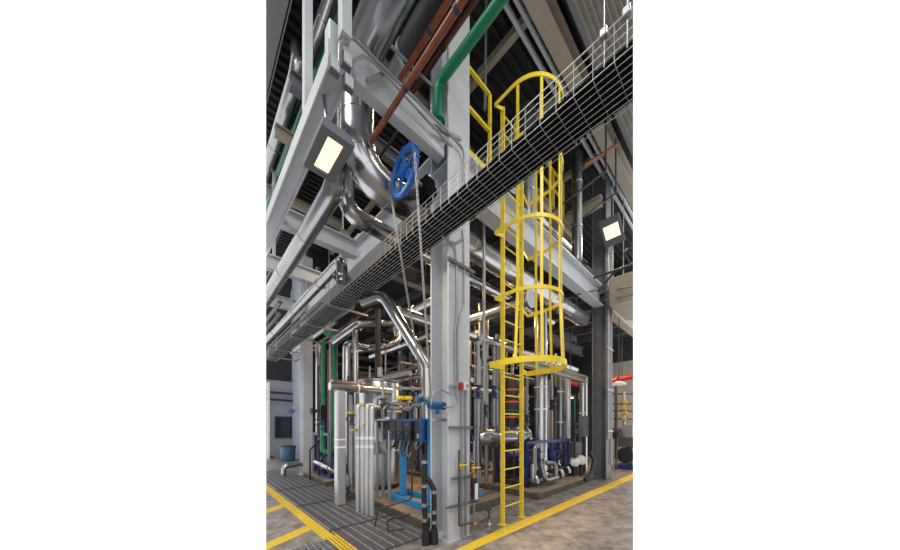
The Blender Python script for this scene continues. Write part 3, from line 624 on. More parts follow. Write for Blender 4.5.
# tall silver risers behind
for px,y0,y1,Y,r,m,lab,top in ((347,450,343,7.2,.11,'alu','tall silver riser with rounded top behind the square riser',(-.3,.35)),(355.5,455,330,7.2,.075,'alu','slim silver riser rising to the elbowed pipe near the tank',None),(378,380,310,7.0,.075,'black','black vertical pipe above the silver tank',None),(318.5,450,345,9.5,.09,'alu','silver riser left of the green pipes',None),(329,440,350,9.0,.05,'copper','brown riser between the two green pipes',None),(351.5,470,395,6.6,.06,'alu_dull','short dull riser left of the tank',None)):
    p=V(*pY(px,y0,Y)); q=V(*pY(px,y1,Y))
    if lab.startswith('black'): p.z=zt+.16
    else: p.z=.14
    P=[p,q]+([q+V(.55,.0,0)] if top else [])
    pipe('riser_pipe',lab,P,r,M[m],.14,bands=((0,.4),(0,.8)))
pipe('insulated_pipe','silver pipe stepping up to an elbow over the tank',[V(*pY(334,342,7.6)),V(*pY(359,324,7.2)),V(*pY(381,322,7.4)),V(*pY(396,322,7.8)),V(*pY(399,340,7.8)),V(*pY(386,346,7.6)),V(*pY(352,350,7.9))],.115,M['alu'],.2,bands=((0,.4),(1,.6)))
pipe('insulated_pipe','slanting silver pipe running down towards the tall column',[V(*pY(362,303,5.4)),V(*pY(383,295,5.3)),V(*pY(427,366,5.0)),V(*pY(427.5,420,5.0))],.11,M['alu'],.2,bands=((1,.3),(1,.7)))
solo('marker_strip',MB().bar(pY(427.5,368,4.86),pY(427.5,402,4.86),.07,.02),M['white'],'white vertical marker strip on the slanting pipe beside the column','sign',smooth=False)
a=1.3; z=EYE+.5*(3.822+1.374*a); pipe('insulated_pipe','silver pipe just left of the column at mid height',[V(a,bOf(398,a),z),V(a,.9,z)],.125,M['alu'],bands=((0,.3),(0,.7)))
a=2.5; z=EYE+.37*(3.822+1.374*a); pipe('insulated_pipe','silver pipe passing behind the column and rising to the right',[V(a,bOf(372,a),z),V(a,bOf(530,a),z)],.14,M['alu'],bands=((0,.2),(0,.5),(0,.8)))
be=bOf(530,a); q2=V(a,be,z)
pz=atB(471,336,1.7)[2]; pipe('insulated_pipe','silver pipe descending from behind the column to the ladder cage foot',[V(.2,1.7,pz),V(8.5,1.7,pz)],.12,M['alu'],bands=((0,.1),(0,.3),(0,.5)))

# blue control rack
ra=.12; rk=thing('control_rack','blue steel stand carrying black control modules in front of the tank','rack',(ra,1.2,.16))
zb=.16
build('base_beam',MB().box(ra-.04,ra+.04,.60,1.95,zb,zb+.1),M['cyan'],rk,smooth=False); build('base_beam',MB().box(ra+.4,ra+.48,.60,1.95,zb,zb+.1),M['cyan'],rk,smooth=False)
for b in (.62,1.85): build('cross_beam',MB().box(ra-.04,ra+.48,b-.03,b+.03,zb,zb+.1),M['cyan'],rk,smooth=False)
b_l,b_r=bOf(387,ra),bOf(424,ra); zt_=pY(405,420,5.0)[2]; zb_=pY(405,441,5.0)[2]
for b in (bOf(402.5,ra+.1),.70): build('leg',MB().box(ra+.06,ra+.16,b-.05,b+.05,zb+.1,zt_),M['cyan'],rk,smooth=False)
for z in (zt_-.02,zb_): build('rack_rail',MB().box(ra,ra+.06,b_r-.03,b_l+.03,z,z+.04),M['blue'],rk,smooth=False)
build('back_plate',MB().box(ra+.03,ra+.05,b_r,b_l,zb_,zt_),M['dark'],rk,smooth=False)
nm4=['leftmost','second from left','third from left','fourth from left']; wd=(b_l-b_r)/5
for i in range(4):
    b1_=b_l-i*wd-.015; b0_=b1_-wd+.03; zm=(zb_+zt_)/2
    t=thing('control_module',f'{nm4[i]} black control module on the blue rack','control module',(ra-.06,(b0_+b1_)/2,zb_+.02),'control modules on the blue rack')
    build('lower_case',MB().box(ra-.1,ra,b0_,b1_,zb_+.01,zm),M['black'],t,smooth=False,bev=.006)
    build('upper_case',MB().box(ra-.1,ra,b0_,b1_,zm,zt_-.02),M['dark'],t,smooth=False,bev=.006)
    build('button',MB().cyl((ra-.1,(b0_+b1_)/2,zm-.05),(ra-.115,(b0_+b1_)/2,zm-.05),.022,12),M['blue'],t)
    build('screen',MB().box(ra-.108,ra-.1,b0_+.03,b1_-.03,zm+.07,zt_-.06),M['purple'] if i==3 else M['dark'],t,smooth=False)
t=thing('terminal_board','blue edged terminal panel at the right end of the module row','control module',(ra-.02,b_r+.05,zb_)); build('panel',MB().box(ra-.06,ra,b_r,b_r+wd*.75,zb_,zt_),M['dark'],t,smooth=False); build('edge',MB().box(ra-.08,ra,b_r-.02,b_r,zb_,zt_+.02),M['blue'],t,smooth=False); build('terminal',MB().box(ra-.08,ra-.06,b_r+.03,b_r+.1,zb_+.06,zb_+.14),M['galv'],t,smooth=False)
for i in range(14):
    b=b_l-.04-(b_l-b_r-.08)*i/13; dp=random.uniform(.14,.32); sh=random.uniform(-.12,.12)
    solo('hose',MB().tube([V(ra-.05,b,zb_+.005),V(ra-.09,b,zb_-dp*.6),V(ra-.06,b+sh*.5,zb_-dp),V(ra+.02,b+sh,zb_-dp*.6),V(ra+.1,b+sh,zb_-.02)],.010,8,.06),M['galv'] if i%3==0 else M['black'],'looping cable hanging beneath the black control modules','cable','cables hanging under the control modules')
c=V(*pY(389.5,475,5.1)); solo('strut_channel',MB().box(c.x-.02,c.x+.02,c.y-.02,c.y+.02,.0 if c.x<-.22 else .155,1.5),M['galv'],'slotted upright strut left of the blue rack','strut',smooth=False)
c=V(*pY(412,475,4.5)); solo('conduit',MB().tube([V(c.x,c.y,1.3),V(c.x,c.y,.4),V(c.x-.5,c.y+.2,.3),V(c.x-.55,c.y+.2,.035)],.014,10,.08),M['dark'],'thin dark pipe bending from the rack down to the grating','conduit')
# low black hose loop on the grating
solo('pipe_loop',MB().tube([V(*atZ(405,529,.035)),V(*atZ(388,531,.04)),V(*atZ(387,520,.1)),V(*atZ(398,517,.16)),V(*atZ(410,514,.2))],.018,10,.05),M['dark'],'dark bent pipe rising from the grating in front of the rack','pipe')
# pipework over the rack
for i,(y0,x0,x1,Y,r,m,lab) in enumerate(((404,388,424,5.6,.05,'alu','level silver pipe over the control modules'),(408,373,408,5.7,.04,'galv','lower level silver pipe beside the tank top'),(388,396,425,5.9,.035,'galv','thin level pipe in front of the tank lid'))):
    p=V(*pY(x0,y0,Y)); q=V(*pY(x1,y0+1,Y-.5)); pipe('small_pipe',lab,[p,q],r,M[m],flange=((0,.15),(0,.6)))
for px,lab in ((400.5,'yellow actuator over the control modules, left of two'),(408.5,'yellow actuator over the control modules, right of two')):
    c=V(*pY(px,398,5.2)); t=thing('valve_actuator',lab,'actuator',tuple(c)); build('head',MB().cbox(c,.1,.12,.07),M['yellow'],t,smooth=False,bev=.012); build('stem',MB().cyl(c-V(0,0,.17),c-V(0,0,.03),.022,12),M['brass'],t); build('body',MB().cyl(c-V(.05,0,.19),c+V(.05,0,-.19),.04,14),M['galv'],t)
for i,(px,py,lab) in enumerate(((420,399,'teal valve body left of the blue transmitter'),(428,402,'cyan clad valve touching the blue transmitter'))):
    c=V(*pY(px,py,4.3)); t=thing('globe_valve',lab,'valve',tuple(c)); build('body',MB().lathe(c-V(.06,0,0),[(.02,0),(.05,.01),(.03,.04),(.03,.08),(.05,.11),(.02,.12)],14,ax=(1,0,0)),M['teal'],t); build('bonnet',MB().cyl(c,c+V(0,0,.08),.02,10),M['galv'],t)
# flexible hose curls beside the tank head
for i,(px,lab) in enumerate(((374,'braided hose curl nearest the slim risers'),(380,'braided hose curl in front of the tank'),(387,'braided hose curl nearest the control modules'))):
    c=V(*pY(px,412,5.4)); solo('hose',MB().tube([c+V(-.08,0,-.15),c+V(-.08,0,.05),c+V(.02,0,.15),c+V(.12,0,.05),c+V(.12,0,-.3)],.026,10,.1),M['dark' if i!=2 else 'alu_dull'],lab,'hose')
solo('cross_pipe',MB().cyl(pY(372,419,5.5),pY(388,419,5.3),.045,14),M['alu'],'short silver cross pipe behind the slim risers','pipe')
c=V(*pY(383,448,5.6)); t=thing('sight_disc','round grey disc cover on the tank front','cover',tuple(c)); build('disc',MB().lathe(c,[(.1,0),(.12,.02),(.12,.05),(.02,.06)],20,ax=(-.6,-.8,0)),M['alu_dull'],t); build('hinge',MB().cbox(c+V(-.02,-.02,.12),.03,.03,.04),M['galv'],t,smooth=False)

# ================================================================== GREEN PIPES AND LEFT PUMP
Yg=8.0
def gp_(pix,r,lab,Y=Yg,m='green',**k): return pipe('painted_pipe',lab,[V(*pY(x,y,Y)) for x,y in pix],r,M[m],.12,**k)
gp_([(325,333),(333.5,333),(334,452),(323,452),(323,425)],.082,'thick green pipe looping down to the pump skid',bands=((1,.3),(1,.55)),flange=((3,.5),))
gp_([(323.5,340),(323.5,405)],.06,'thinner green riser left of the thick green pipe',Y=8.3,flange=((0,.9),))
gp_([(318,268),(318,327)],.07,'green riser seen through the basket tray',Y=8.8)
gp_([(275,272),(330,284),(331,300),(331,330)],.07,'level green pipe in the shade of the left rack',Y=8.8)
c=V(*pY(323,424,8.0)); t=thing('gate_valve','dark gate valve with handwheel on the green pipe','valve',tuple(c)); build('body',MB().lathe(c-V(0,0,.16),[(.1,0),(.1,.03),(.06,.06),(.08,.16),(.06,.26),(.1,.29),(.1,.32)],16),M['navy'],t); build('handwheel',MB().ring(c+V(-.2,-.2,.05),(1,1,0),.09,.012,18,6),M['dark'],t); build('spindle',MB().cyl(c,c+V(-.2,-.2,.05),.02,10),M['galv'],t)
pm=V(*pY(330,470,7.7)); sk=thing('pump_skid','navy pump frame with grey motor on the left plinth','pump',(pm.x,pm.y,.14))
a0,a1,b0,b1=.0,.95,4.75,6.1
build('base_frame',MB().box(a0,a1,b0,b1,.14,.22),M['navy'],sk,smooth=False)
for a,b in ((a0+.04,b0+.1),(a0+.04,b1-.05),(a1-.04,b0+.1),(a1-.04,b1-.05)): build('post',MB().box(a-.04,a+.04,b-.04,b+.04,.22,1.35),M['navy'],sk,smooth=False)
build('top_frame',MB().box(a0,a0+.08,b0+.06,b1,1.3,1.38).box(a0,a1,b1-.09,b1-.01,1.3,1.38),M['navy'],sk,smooth=False)
mt=build('motor',MB().cyl((.3,4.95,.52),(.3,5.6,.52),.17,20),M['paint_dark'],sk); fm=MB()
for k in range(9): fm.cyl((.3,5.0+k*.065,.52),(.3,5.015+k*.065,.52),.185,20)
build('cooling_fins',fm,M['paint_dark'],mt)
build('volute',MB().lathe((.3,5.62,.52),[(.1,0),(.22,.03),(.22,.2),(.1,.24)],20,ax=(0,1,0)),M['navy'],sk)
build('suction_pipe',MB().tube([(.3,5.8,.52),(-.05,5.8,.52),(-.05,4.7,.45),(.15,4.62,.3)],.07,14,.12),M['alu'],sk)
build('drain_pipe',MB().tube([(.75,4.7,.8),(.45,4.7,.6),(.3,4.7,.3)],.05,12,.1),M['alu'],sk)
build('louvre_box',MB().box(.45,.75,4.8,5.0,.75,1.15),M['dark'],sk,smooth=False)
c=g(310,481); solo('hand_rail',MB().tube([V(c[0],c[1],0),V(c[0],c[1],pY(310,450,7.9)[2]),V(*pY(323,436,8.0))],.025,10,.08),M['black'],'black bent pipe post in front of the navy pump','post')
c=g(290,478); solo('floor_pipe',MB().tube([V(c[0]-.1,c[1]+.3,.05),V(c[0]-.1,c[1]+.3,.33),V(c[0]+.8,c[1]+.3,.36),V(c[0]+.8,c[1]+.3,.05)],.075,14,.12),M['alu'],'low silver pipe bend standing on the floor at the left column','pipe')
c=g(288,461); t=thing('plastic_drum','blue plastic drum against the far left wall','drum',(c[0],c[1],0)); build('drum_body',MB().lathe((c[0],c[1],0),[(.25,0),(.28,.05),(.3,.55),(.32,.57),(.32,.62)],20),M['bin'],t); build('lid',MB().lathe((c[0],c[1],.62),[(.33,0),(.3,.06),(.1,.08)],20),M['dark'],t)
c=V(*pY(294.5,411,12.9)); t=thing('wall_siren','purple siren horn on the far left wall','siren',tuple(c)); build('horn',MB().lathe(c,[(.04,0),(.06,.1),(.13,.28)],16,ax=(-.6,-.7,-.1)),M['purple'],t); build('mount',MB().cyl(c,c+V(0,.3,0),.05,10),M['white'],t)
for y,lab in ((391.5,'upper dark pipe along the far left wall'),(398.5,'lower dark pipe along the far left wall')):
    p=atB(262,y,12.45); q=atB(300,y+3,12.45); solo('wall_pipe',MB().cyl(p,q,.05,10),M['dark'],lab,'pipe')
c=V(*pY(316,411,9.0)); t=thing('gate_valve','small dark valve left of the green riser','valve',tuple(c)); build('body',MB().cyl(c-V(.12,0,0),c+V(.12,0,0),.06,12),M['dark'],t); build('handwheel',MB().ring(c+V(-.14,0,0),(1,0,0),.09,.015,16,6),M['dark'],t)

# ================================================================== RIGHT HAND EQUIPMENT
def riser(px,y0,y1,Y,r,m,lab,bands=(),zb=None,bandm='band',top=None):
    p=V(*pY(px,y0,Y)); q=V(*pY(px,y1,Y)); p.z=zb if zb is not None else p.z
    return pipe('riser_pipe',lab,[p,q]+([q+Vector(top)] if top else []),r,M[m],.16,bands=[(0,f) for f in bands],bandm=M[bandm])
riser(541,475,312,7.3,.165,'alu','fat silver riser with white bands seen through the ladder cage',(.42,.55,.7),zb=.16)
riser(497,480,335,7.6,.075,'alu_dull','slim silver riser just left of the ladder',(.3,.6),zb=.14)
riser(560.5,440,372,8.6,.12,'alu_dull','grey lagged riser right of the fat silver riser',(.5,.8),zb=.14)
riser(583,440,378,8.9,.13,'alu','silver riser with white bands beside the right column',(.45,.62),zb=.14)
riser(568,470,378,8.4,.075,'pvc','slim white riser between the lagged riser and right column',(.5,),zb=.14)
riser(550,450,380,9.2,.11,'wall_warm','beige riser behind the fat silver riser',(.7,),zb=.14)
c=V(*pY(486,300,6.6)); solo('conduit',MB().cyl(pY(484,215,4.9),pY(484,400,4.9),.026,12),M['galv'],'slim grey conduit hanging between column and ladder','conduit')
solo('conduit',MB().tube([pY(478,345,6.6),pY(478,430,6.6),pY(481,470,6.6)],.03,10,.1),M['dark'],'dark conduit descending just right of the column','conduit')
solo('conduit',MB().tube([pY(485,345,6.8),pY(485,395,6.8),pY(482,405,6.8),pY(482,440,6.8)],.04,10,.1),M['alu_dull'],'silver drop pipe with offset right of the column','pipe')
# dark stack with orange bands
p=V(*pY(512,440,8.2)); t=thing('filter_column','dark upright vessel with orange bands seen through the ladder','vessel',(p.x,p.y,.14)); zt5=pY(512,375,8.2)[2]
build('shell',MB().lathe((p.x,p.y,.14),[(.19,0),(.19,zt5-.3),(.1,zt5-.14)],20),M['black'],t)
for y in (391,403,418): z=pY(512,y,8.2)[2]; build('orange_band',MB().lathe((p.x,p.y,z),[(.195,0),(.195,.05)],20),M['orange'],t)
for y in (411,414): z=pY(512,y,8.2)[2]; build('teal_band',MB().lathe((p.x,p.y,z),[(.193,0),(.193,.03)],20),M['green'],t)
p=V(*pY(524,440,8.8)); t=thing('filter_column','beige ribbed upright column right of the ladder','vessel',(p.x,p.y,.14)); z9=pY(524,385,8.8)[2]
build('shell',MB().lathe((p.x,p.y,.14),[(.13,0),(.13,z9-.2)],16),M['wall_warm'],t)
for k in range(7): build('rib',MB().lathe((p.x,p.y,1.2+k*.2),[(.16,0),(.16,.06)],16),M['cream'],t)
# silver round flange valves by the ladder, navy valve clusters
def blueskid(a0,a1,b0,b1,zb,h,label,detail):
    t=thing('valve_skid',label,'valve skid',((a0+a1)/2,(b0+b1)/2,zb))
    build('base_frame',MB().box(a0,a1,b0,b0+.08,zb,zb+.1).box(a0,a1,b1-.08,b1,zb,zb+.1).box(a0,a0+.08,b0,b1,zb,zb+.1).box(a1-.08,a1,b0,b1,zb,zb+.1),M['dark'],t,smooth=False)
    for a in (a0+.06,a1-.06):
        for b in (b0+.06,b1-.06): build('post',MB().box(a-.035,a+.035,b-.035,b+.035,zb+.1,zb+h),M['navy'],t,smooth=False)
    build('top_frame',MB().box(a0,a1,b0+.02,b0+.1,zb+h,zb+h+.07).box(a0,a1,b1-.1,b1-.02,zb+h,zb+h+.07),M['navy'],t,smooth=False)
    build('manifold',MB().cyl((a0-.15,(b0+b1)/2,zb+h*.72),(a1,(b0+b1)/2,zb+h*.72),.09,16),M['navy'],t)
    for k in range(detail):
        a=a0+.2+(a1-a0-.4)*k/max(1,detail-1); b=b0+.18+.1*(k%2)
        v=build('valve',MB().lathe((a,b,zb+h*.45),[(.14,0),(.14,.04),(.08,.06),(.12,.16),(.12,.28),(.05,.34),(.05,.5),(.13,.5),(.13,.54)],16),M['navy'],t)
        build('handwheel',MB().ring((a,b-.16,zb+h*.45+.22),(0,1,0),.11,.015,16,6),M['dark'],v)
        build('branch_pipe',MB().tube([(a,b,zb+h*.45),(a,b,zb+.25),(a,b-.3,zb+.25),(a,b-.3,zb+.1)],.06,12,.1),M['alu'],t)
    build('pump_casing',MB().lathe((a0+.35,b0+.5,zb+.35),[(.1,0),(.2,.04),(.2,.22),(.16,.25),(.16,.6)],18,ax=(1,0,0)),M['navy'],t)
    build('silver_drain',MB().tube([(a0+.1,b0-.05,zb+.55),(a0+.1,b0-.05,zb+.12),(a0+.55,b0-.05,zb+.12)],.05,12,.08),M['alu'],t)
    return t
blueskid(2.95,5.3,.5,1.5,.14,1.0,'navy valve skid on the long plinth right of the silver riser',4)
blueskid(2.45,4.6,2.9,4.2,.14,1.35,'navy valve skid on the rear plinth between column and ladder',4)
c=V(*pY(512,436,6.7))
for px,py,Y,r,lab in ((494.5,437,6.9,.27,'short silver capped pipe end left of the ladder'),(514,436.5,6.7,.24,'silver round flanged pipe end behind the ladder rungs')):
    c=V(*pY(px,py,Y)); t=thing('flanged_end',lab,'pipe end',tuple(c)); build('barrel',MB().lathe(c,[(r*.6,-.5),(r*.75,-.4),(r*.75,-.02),(r,0),(r,.05),(r*.75,.06),(r*.75,.3),(r,.3),(r,.35),(r*.6,.36)],20,ax=(.9,-.3,0)),M['alu'],t); build('flange_ring',MB().lathe(c+V(.1,-.03,0),[(r*1.08,0),(r*1.08,.03)],20,ax=(.9,-.3,0)),M['galv'],t)
    build('support_leg',MB().cyl((c.x,c.y,.14),(c.x,c.y,c.z-r*.5),.022,10),M['dark'],t)
pipe('floor_pipe','low silver pipe bend at the foot of the fat silver riser',[V(3.3,.35,.65),V(3.3,.25,.3),V(3.9,.25,.3),V(4.1,.4,.3)],.06,M['alu_dull'],.1)
pipe('floor_pipe','white pipe bend to the right of the fat silver riser',[V(*pY(546,463,6.9)),V(*pY(555,463,6.9)),V(*pY(555.5,478,6.9))],.06,M['alu_dull'],.1)
pipe('floor_pipe','white upright pipe bend to the left of the fat silver riser',[V(*pY(534,475,6.5)),V(*pY(534,447,6.5)),V(*pY(540,445,6.6))],.06,M['alu_dull'],.1)
c=V(*pY(583.5,436,8.3)); t=thing('control_cabinet','grey control cabinet beside the right column','cabinet',tuple(c)); build('case',MB().box(c.x-.16,c.x+.16,c.y-.08,c.y+.08,c.z-.02,c.z+.6),M['paint_dark'],t,smooth=False,bev=.01); build('door',MB().box(c.x-.14,c.x+.14,c.y-.095,c.y-.08,c.z,c.z+.58),M['paint_dark'],t,smooth=False); build('handle',MB().cbox((c.x+.1,c.y-.105,c.z+.28),.02,.02,.08),M['black'],t,smooth=False)
build('stand',MB().bar((c.x,c.y,.0),(c.x,c.y,c.z),.06,.06),M['dark'],t,smooth=False)
c=V(*pY(574.5,434,7.9)); t=thing('control_box','black square control box right of the navy skid','control box',tuple(c)); build('case',MB().cbox(c+V(0,0,.16),.22,.14,.32),M['black'],t,smooth=False,bev=.012); build('screen',MB().cbox(c+V(0,-.075,.2),.14,.01,.12),M['glass'],t,smooth=False); build('post',MB().bar((c.x,c.y,.0),(c.x,c.y,c.z),.05,.05),M['dark'],t,smooth=False)
c=V(*pY(575,450,8.4)); solo('drum',MB().lathe((c.x,c.y,.14),[(.2,0),(.2,c.z+.1)],18),M['paint_dark'],'grey-green upright drum under the black control box','drum')
for i,(px,py,lab) in enumerate(((574,462,'white round fitting nearest the navy skid, low right'),(581,460,'white round fitting nearest the right column, low right'))):
    c=V(*pY(px,py,8.0)); t=thing('small_pump',lab,'pump',(c.x,c.y,0)); build('body',MB().lathe((c.x,c.y,c.z),[(.05,-.15),(.12,-.12),(.14,0),(.12,.1),(.05,.14)],16,ax=(.8,.6,0)),M['white'],t); build('foot',MB().bar((c.x,c.y,.0),(c.x,c.y,c.z-.05),.08,.08),M['dark'],t,smooth=False)
solo('hose',MB().tube([pY(585,480,7.2),pY(592,471,7.4),pY(594,460,7.5),pY(590,452,7.6)],.05,12,.1),M['black'],'black and white flexible hose at the foot of the right column','hose')
solo('green_tube',MB().cyl((pY(575,424,8.8)[0],pY(575,424,8.8)[1],.0),pY(574.5,395,8.8),.025,10),M['green'],'thin green upright tube near the right column','pipe')
solo('red_pipe',MB().cyl(pY(570,383,9.5),pY(578,385,9.5),.07,12),M['red'],'short red pipe behind the right risers','pipe')
pipe('red_pipe','red pipe at the right edge behind the right column',[V(*pY(611,381,10.5)),V(*pY(636,376,9.8))],.09,M['red'],flange=((0,.3),))
hp=V(*pY(622,379,10.2)); build('hanger',MB().cyl(hp,(hp.x,hp.y,9.32),.012,8),M['dark'],[o for o in COL.objects if o.name.startswith('red_pipe') and o.get('label','').startswith('red pipe at')][0])
c=V(*pY(619,385,9)); t=thing('ceiling_lamp','white oval lamp right of the right column','light',tuple(c)); build('shade',MB().lathe(c,[(.2,0),(.2,.05),(.08,.12)],18),M['white'],t); build('rod',MB().cyl(c+V(0,0,.1),(c.x,c.y,5.1),.012,8),M['dark'],t)
c=V(*pY(570.5,398.5,9.6)); t=thing('ceiling_lamp','small warm lit lamp between the right risers','light',tuple(c)); build('lens',MB().lathe(c,[(.13,0),(.13,.04)],16),M['lamp'],t); build('cap',MB().lathe(c+V(0,0,.04),[(.14,0),(.05,.1)],16),M['dark'],t); build('rod',MB().cyl(c+V(0,0,.1),(c.x,c.y,5.4),.012,8),M['dark'],t)
# pale level pipe/beam low on the right
z_=atB(575,377,.35)[2]; beam((2.4,.35,z_),(6.0,.35,z_),.16,.16,'low pale channel beam running to the right column behind the cage','cream')
solo('insulated_pipe',MB().cyl((2.4,.35,z_+.11),(6.0,.35,z_+.11),.03,10),M['green'],'thin green pipe on top of the low pale channel','pipe')
# round pipe end behind the cage, flexible duct
t=thing('capped_pipe','round silver cap closing the pipe behind the ladder cage','pipe end',tuple(q2)); build('cap_plate',MB().cyl(q2-V(0,.03,0),q2,.2,24),M['galv'],t); build('cap_rim',MB().ring(q2-V(0,.03,0),(0,1,0),.19,.012,24,6),M['alu'],t)
p0=V(4.96,bp,zA); p1=V(6.0,bp,zA); dd=(p1-p0)
t=thing('flexible_duct','ribbed flexible duct beside the right column','duct',tuple(p0)); build('duct_body',MB().cyl(p0,p1,.195,20),M['alu_dull'],t); rb=MB()
for k in range(10): build('rib',MB().cyl(p0+dd*(k/10),p0+dd*(k/10+.035),.212,20),M['galv'],t)
# right column fittings
cb=-.23
for a_,lab in ((6.08,'left conduit down the front of the right column'),(6.2,'middle conduit down the front of the right column'),(6.38,'right conduit down the front of the right column')):
    solo('conduit',MB().cyl((a_,cb,1.2 if a_<6.3 else .4),(a_,cb,7.0),.022,10),M['galv'],lab,'conduit')
for i,z in enumerate((1.4,2.6,3.8)):
    solo('strut_channel',MB().box(6.0,6.46,-.26,-.2,z,z+.04),M['galv'],('lowest','middle','highest')[i]+' strut clamp on the right column','strut',smooth=False)
def rod(lab,p,q,r=.03,m='dark',hang=None): return solo('support_pipe',MB().tube([p,q]+([V(q[0],q[1],hang)] if hang else []),r,10,.03),M[m],lab,'pipe')
rod('dark level pipe arm below the right floodlight',pY(594,278,7.5),pY(640,262,6.6))
rod('dark slanting brace below the right floodlight',pY(598,292,7.6),pY(615,271,7.2))
rod('dark rod from the cage to the right column, upper',pY(552,212,7.0),pY(606,171,6.4),.022,hang=8.6)
rod('dark rod from the cage to the right column, lower',pY(585,216,7.2),pY(616,193,6.8),.022,hang=8.6)
solo('flag_strip',MB().bar(pY(585,165,6.6),pY(620,143,6.2),.07,.03),M['copper'],'rusty slotted strip high beside the right column','strut',smooth=False)
rod('thin grey pipe right of the right column, upper',pY(606,291,8.0),pY(640,285,7.0),.02,'galv')
rod('thin grey pipe right of the right column, lower',pY(606,300,8.0),pY(640,293,7.0),.02,'galv')
solo('conduit',MB().tube([pY(640,250,7.2),pY(621,248,7.4),pY(629,262,7.4),pY(640,270,7.2)],.025,10,.1),M['dark'],'dark looped bracket at the right edge','bracket')
solo('cable_loop',MB().tube([pY(560,300,6.9),pY(578,296,7.2),pY(574,312,7.1),pY(577,295,7.3),pY(596,290,7.7)],.016,8,.15),M['black'],'black cable looping towards the right column','cable')
c=V(*pY(589,297,7.7)); solo('blue_lamp',MB().lathe(c,[(.03,-.05),(.06,0),(.03,.05)],12),M['blue'],'small blue lamp under the beam at the right column','lamp')
p=V(*pY(622,303,7.6)); t=thing('duct_box','large beige duct box at the right edge below the floodlight','duct',tuple(p)); build('box',MB().box(p.x-.05,p.x+1.6,p.y-.3,p.y+.3,p.z,p.z+.75),M['cream'],t,smooth=False,bev=.01)
for d in (.2,1.2): build('hanger',MB().cyl((p.x+d,p.y+.28,p.z+.7),(p.x+d,p.y+.28,8.6),.012,8),M['galv'],t)
# far right equipment by the block wall
for i,y in enumerate((402,408.5,413,419)):
    c=V(*pY(625-i%2,y,11)); t=thing('yellow_gauge',('topmost','second','third','lowest')[i]+' yellow valve body on the right wall pipework','valve',tuple(c),'yellow valves on the right wall'); build('body',MB().lathe(c,[(.04,-.08),(.095,-.05),(.095,.05),(.04,.08)],14,ax=(0,1,0)),M['brass_yellow'],t); build('bonnet',MB().cyl(c,c+V(.18,0,.05),.04,10),M['blue'],t)
solo('wall_riser',MB().cyl(pY(624,455,11.2),pY(624,392,11.2),.05,12),M['galv'],'silver riser carrying the yellow valves on the right wall','pipe')
solo('wall_riser',MB().cyl(pY(616,458,11.2),pY(616,385,11.2),.05,12),M['dark'],'dark riser on the right wall beside the column','pipe')
for i,y in enumerate((394,404,411,419)): solo('wall_conduit',MB().cyl(pY(612,y,11.4),pY(640,y,11.0),.025,8),M['dark'],('topmost','second','third','lowest')[i]+' level dark conduit on the right wall','conduit')
c=V(*g(628,468)); t=thing('wall_pump','dark pump with silver cover near the right wall','pump',(c.x,c.y,0)); build('base',MB().box(c.x-.5,c.x+.6,c.y-.3,c.y+.3,0,.15),M['navy'],t,smooth=False); build('motor',MB().cyl((c.x-.4,c.y,.5),(c.x+.5,c.y,.5),.28,20),M['black'],t); build('cover',MB().box(c.x-.35,c.x+.4,c.y-.25,c.y+.25,.8,1.15),M['alu_dull'],t,smooth=False); build('panel',MB().box(c.x-.3,c.x+.5,c.y-.22,c.y+.22,1.15,1.6),M['galv'],t,smooth=False); build('leg',MB().bar((c.x-.35,c.y-.2,.15),(c.x-.35,c.y-.2,.8),.05,.05),M['dark'],t,smooth=False)
c=V(*pY(615,433,10.2)); solo('round_motor',MB().lathe(c,[(.1,-.2),(.2,-.15),(.2,.15),(.1,.2)],18,ax=(1,0,0)),M['black'],'black round motor end right of the right column','motor')
c=V(*pY(618,470,9.6)); solo('tripod_leg',MB().tube([pY(616,470,9.6),pY(617,440,9.7),pY(622,430,9.7)],.03,8),M['dark'],'dark slanting pipe leg right of the right column','pipe')

# ================================================================== DIM PIPEWORK DEEP IN THE HALL
def bundle(n,fn,name,label,group,mats,cat='pipe'):
    for i in range(n):
        P,r=fn(i); solo(name,MB().tube(P,r,10,.12),M[mats[i%len(mats)]],label,cat,group)
def f1(i):
    a=2.0+random.uniform(0,8.5); b=random.uniform(4.8,9.6); z0=.0; z1=random.uniform(2.6,5.5); return [V(a,b,z0),V(a,b,z1)],random.uniform(.03,.11)
bundle(30,f1,'riser_pipe','upright pipe deep in the dim pipe hall behind the columns','dim upright pipes',['alu_dull','paint_dark','galv','alu','dark'])
def f2(i):
    b=random.uniform(3.2,9.4); z=random.uniform(2.7,4.9); a0=random.uniform(.6,4); return [V(a0,b,z),V(a0+random.uniform(3,7),b,z)],random.uniform(.03,.11)
bundle(22,f2,'level_pipe','level pipe running back-right in the dim pipe hall','dim level pipes running back-right',['alu_dull','paint_dark','dark','galv','alu','copper'])
def f3(i):
    a=random.uniform(.8,9.5); z=random.uniform(2.7,4.9); b0=random.uniform(2.2,4); return [V(a,b0,z),V(a,b0+random.uniform(3,5.5),z)],random.uniform(.03,.1)
bundle(20,f3,'level_pipe','level pipe running back-left in the dim pipe hall','dim level pipes running back-left',['alu_dull','dark','paint_dark','galv','alu'])
def f4(i):
    a=random.uniform(-1.3,-.3) if i%2 else random.uniform(.4,1.0); z=random.uniform(4.4,5.0) if i%3 else random.uniform(5.7,6.8); b0=random.uniform(3.4,6); 
    return [V(a,b0,z),V(a,b0+5,z)],random.uniform(.02,.05)
bundle(16,f4,'level_pipe','thin pipe running back in the left overhead rack','thin pipes in the left rack',['galv','dark','copper','paint_dark'])
def f5(i):
    b=random.uniform(1.2,7); z=random.uniform(6.2,8.3); a0=random.uniform(.8,5); return [V(a0,b,z),V(a0+random.uniform(2,5),b,z)],random.uniform(.02,.09)
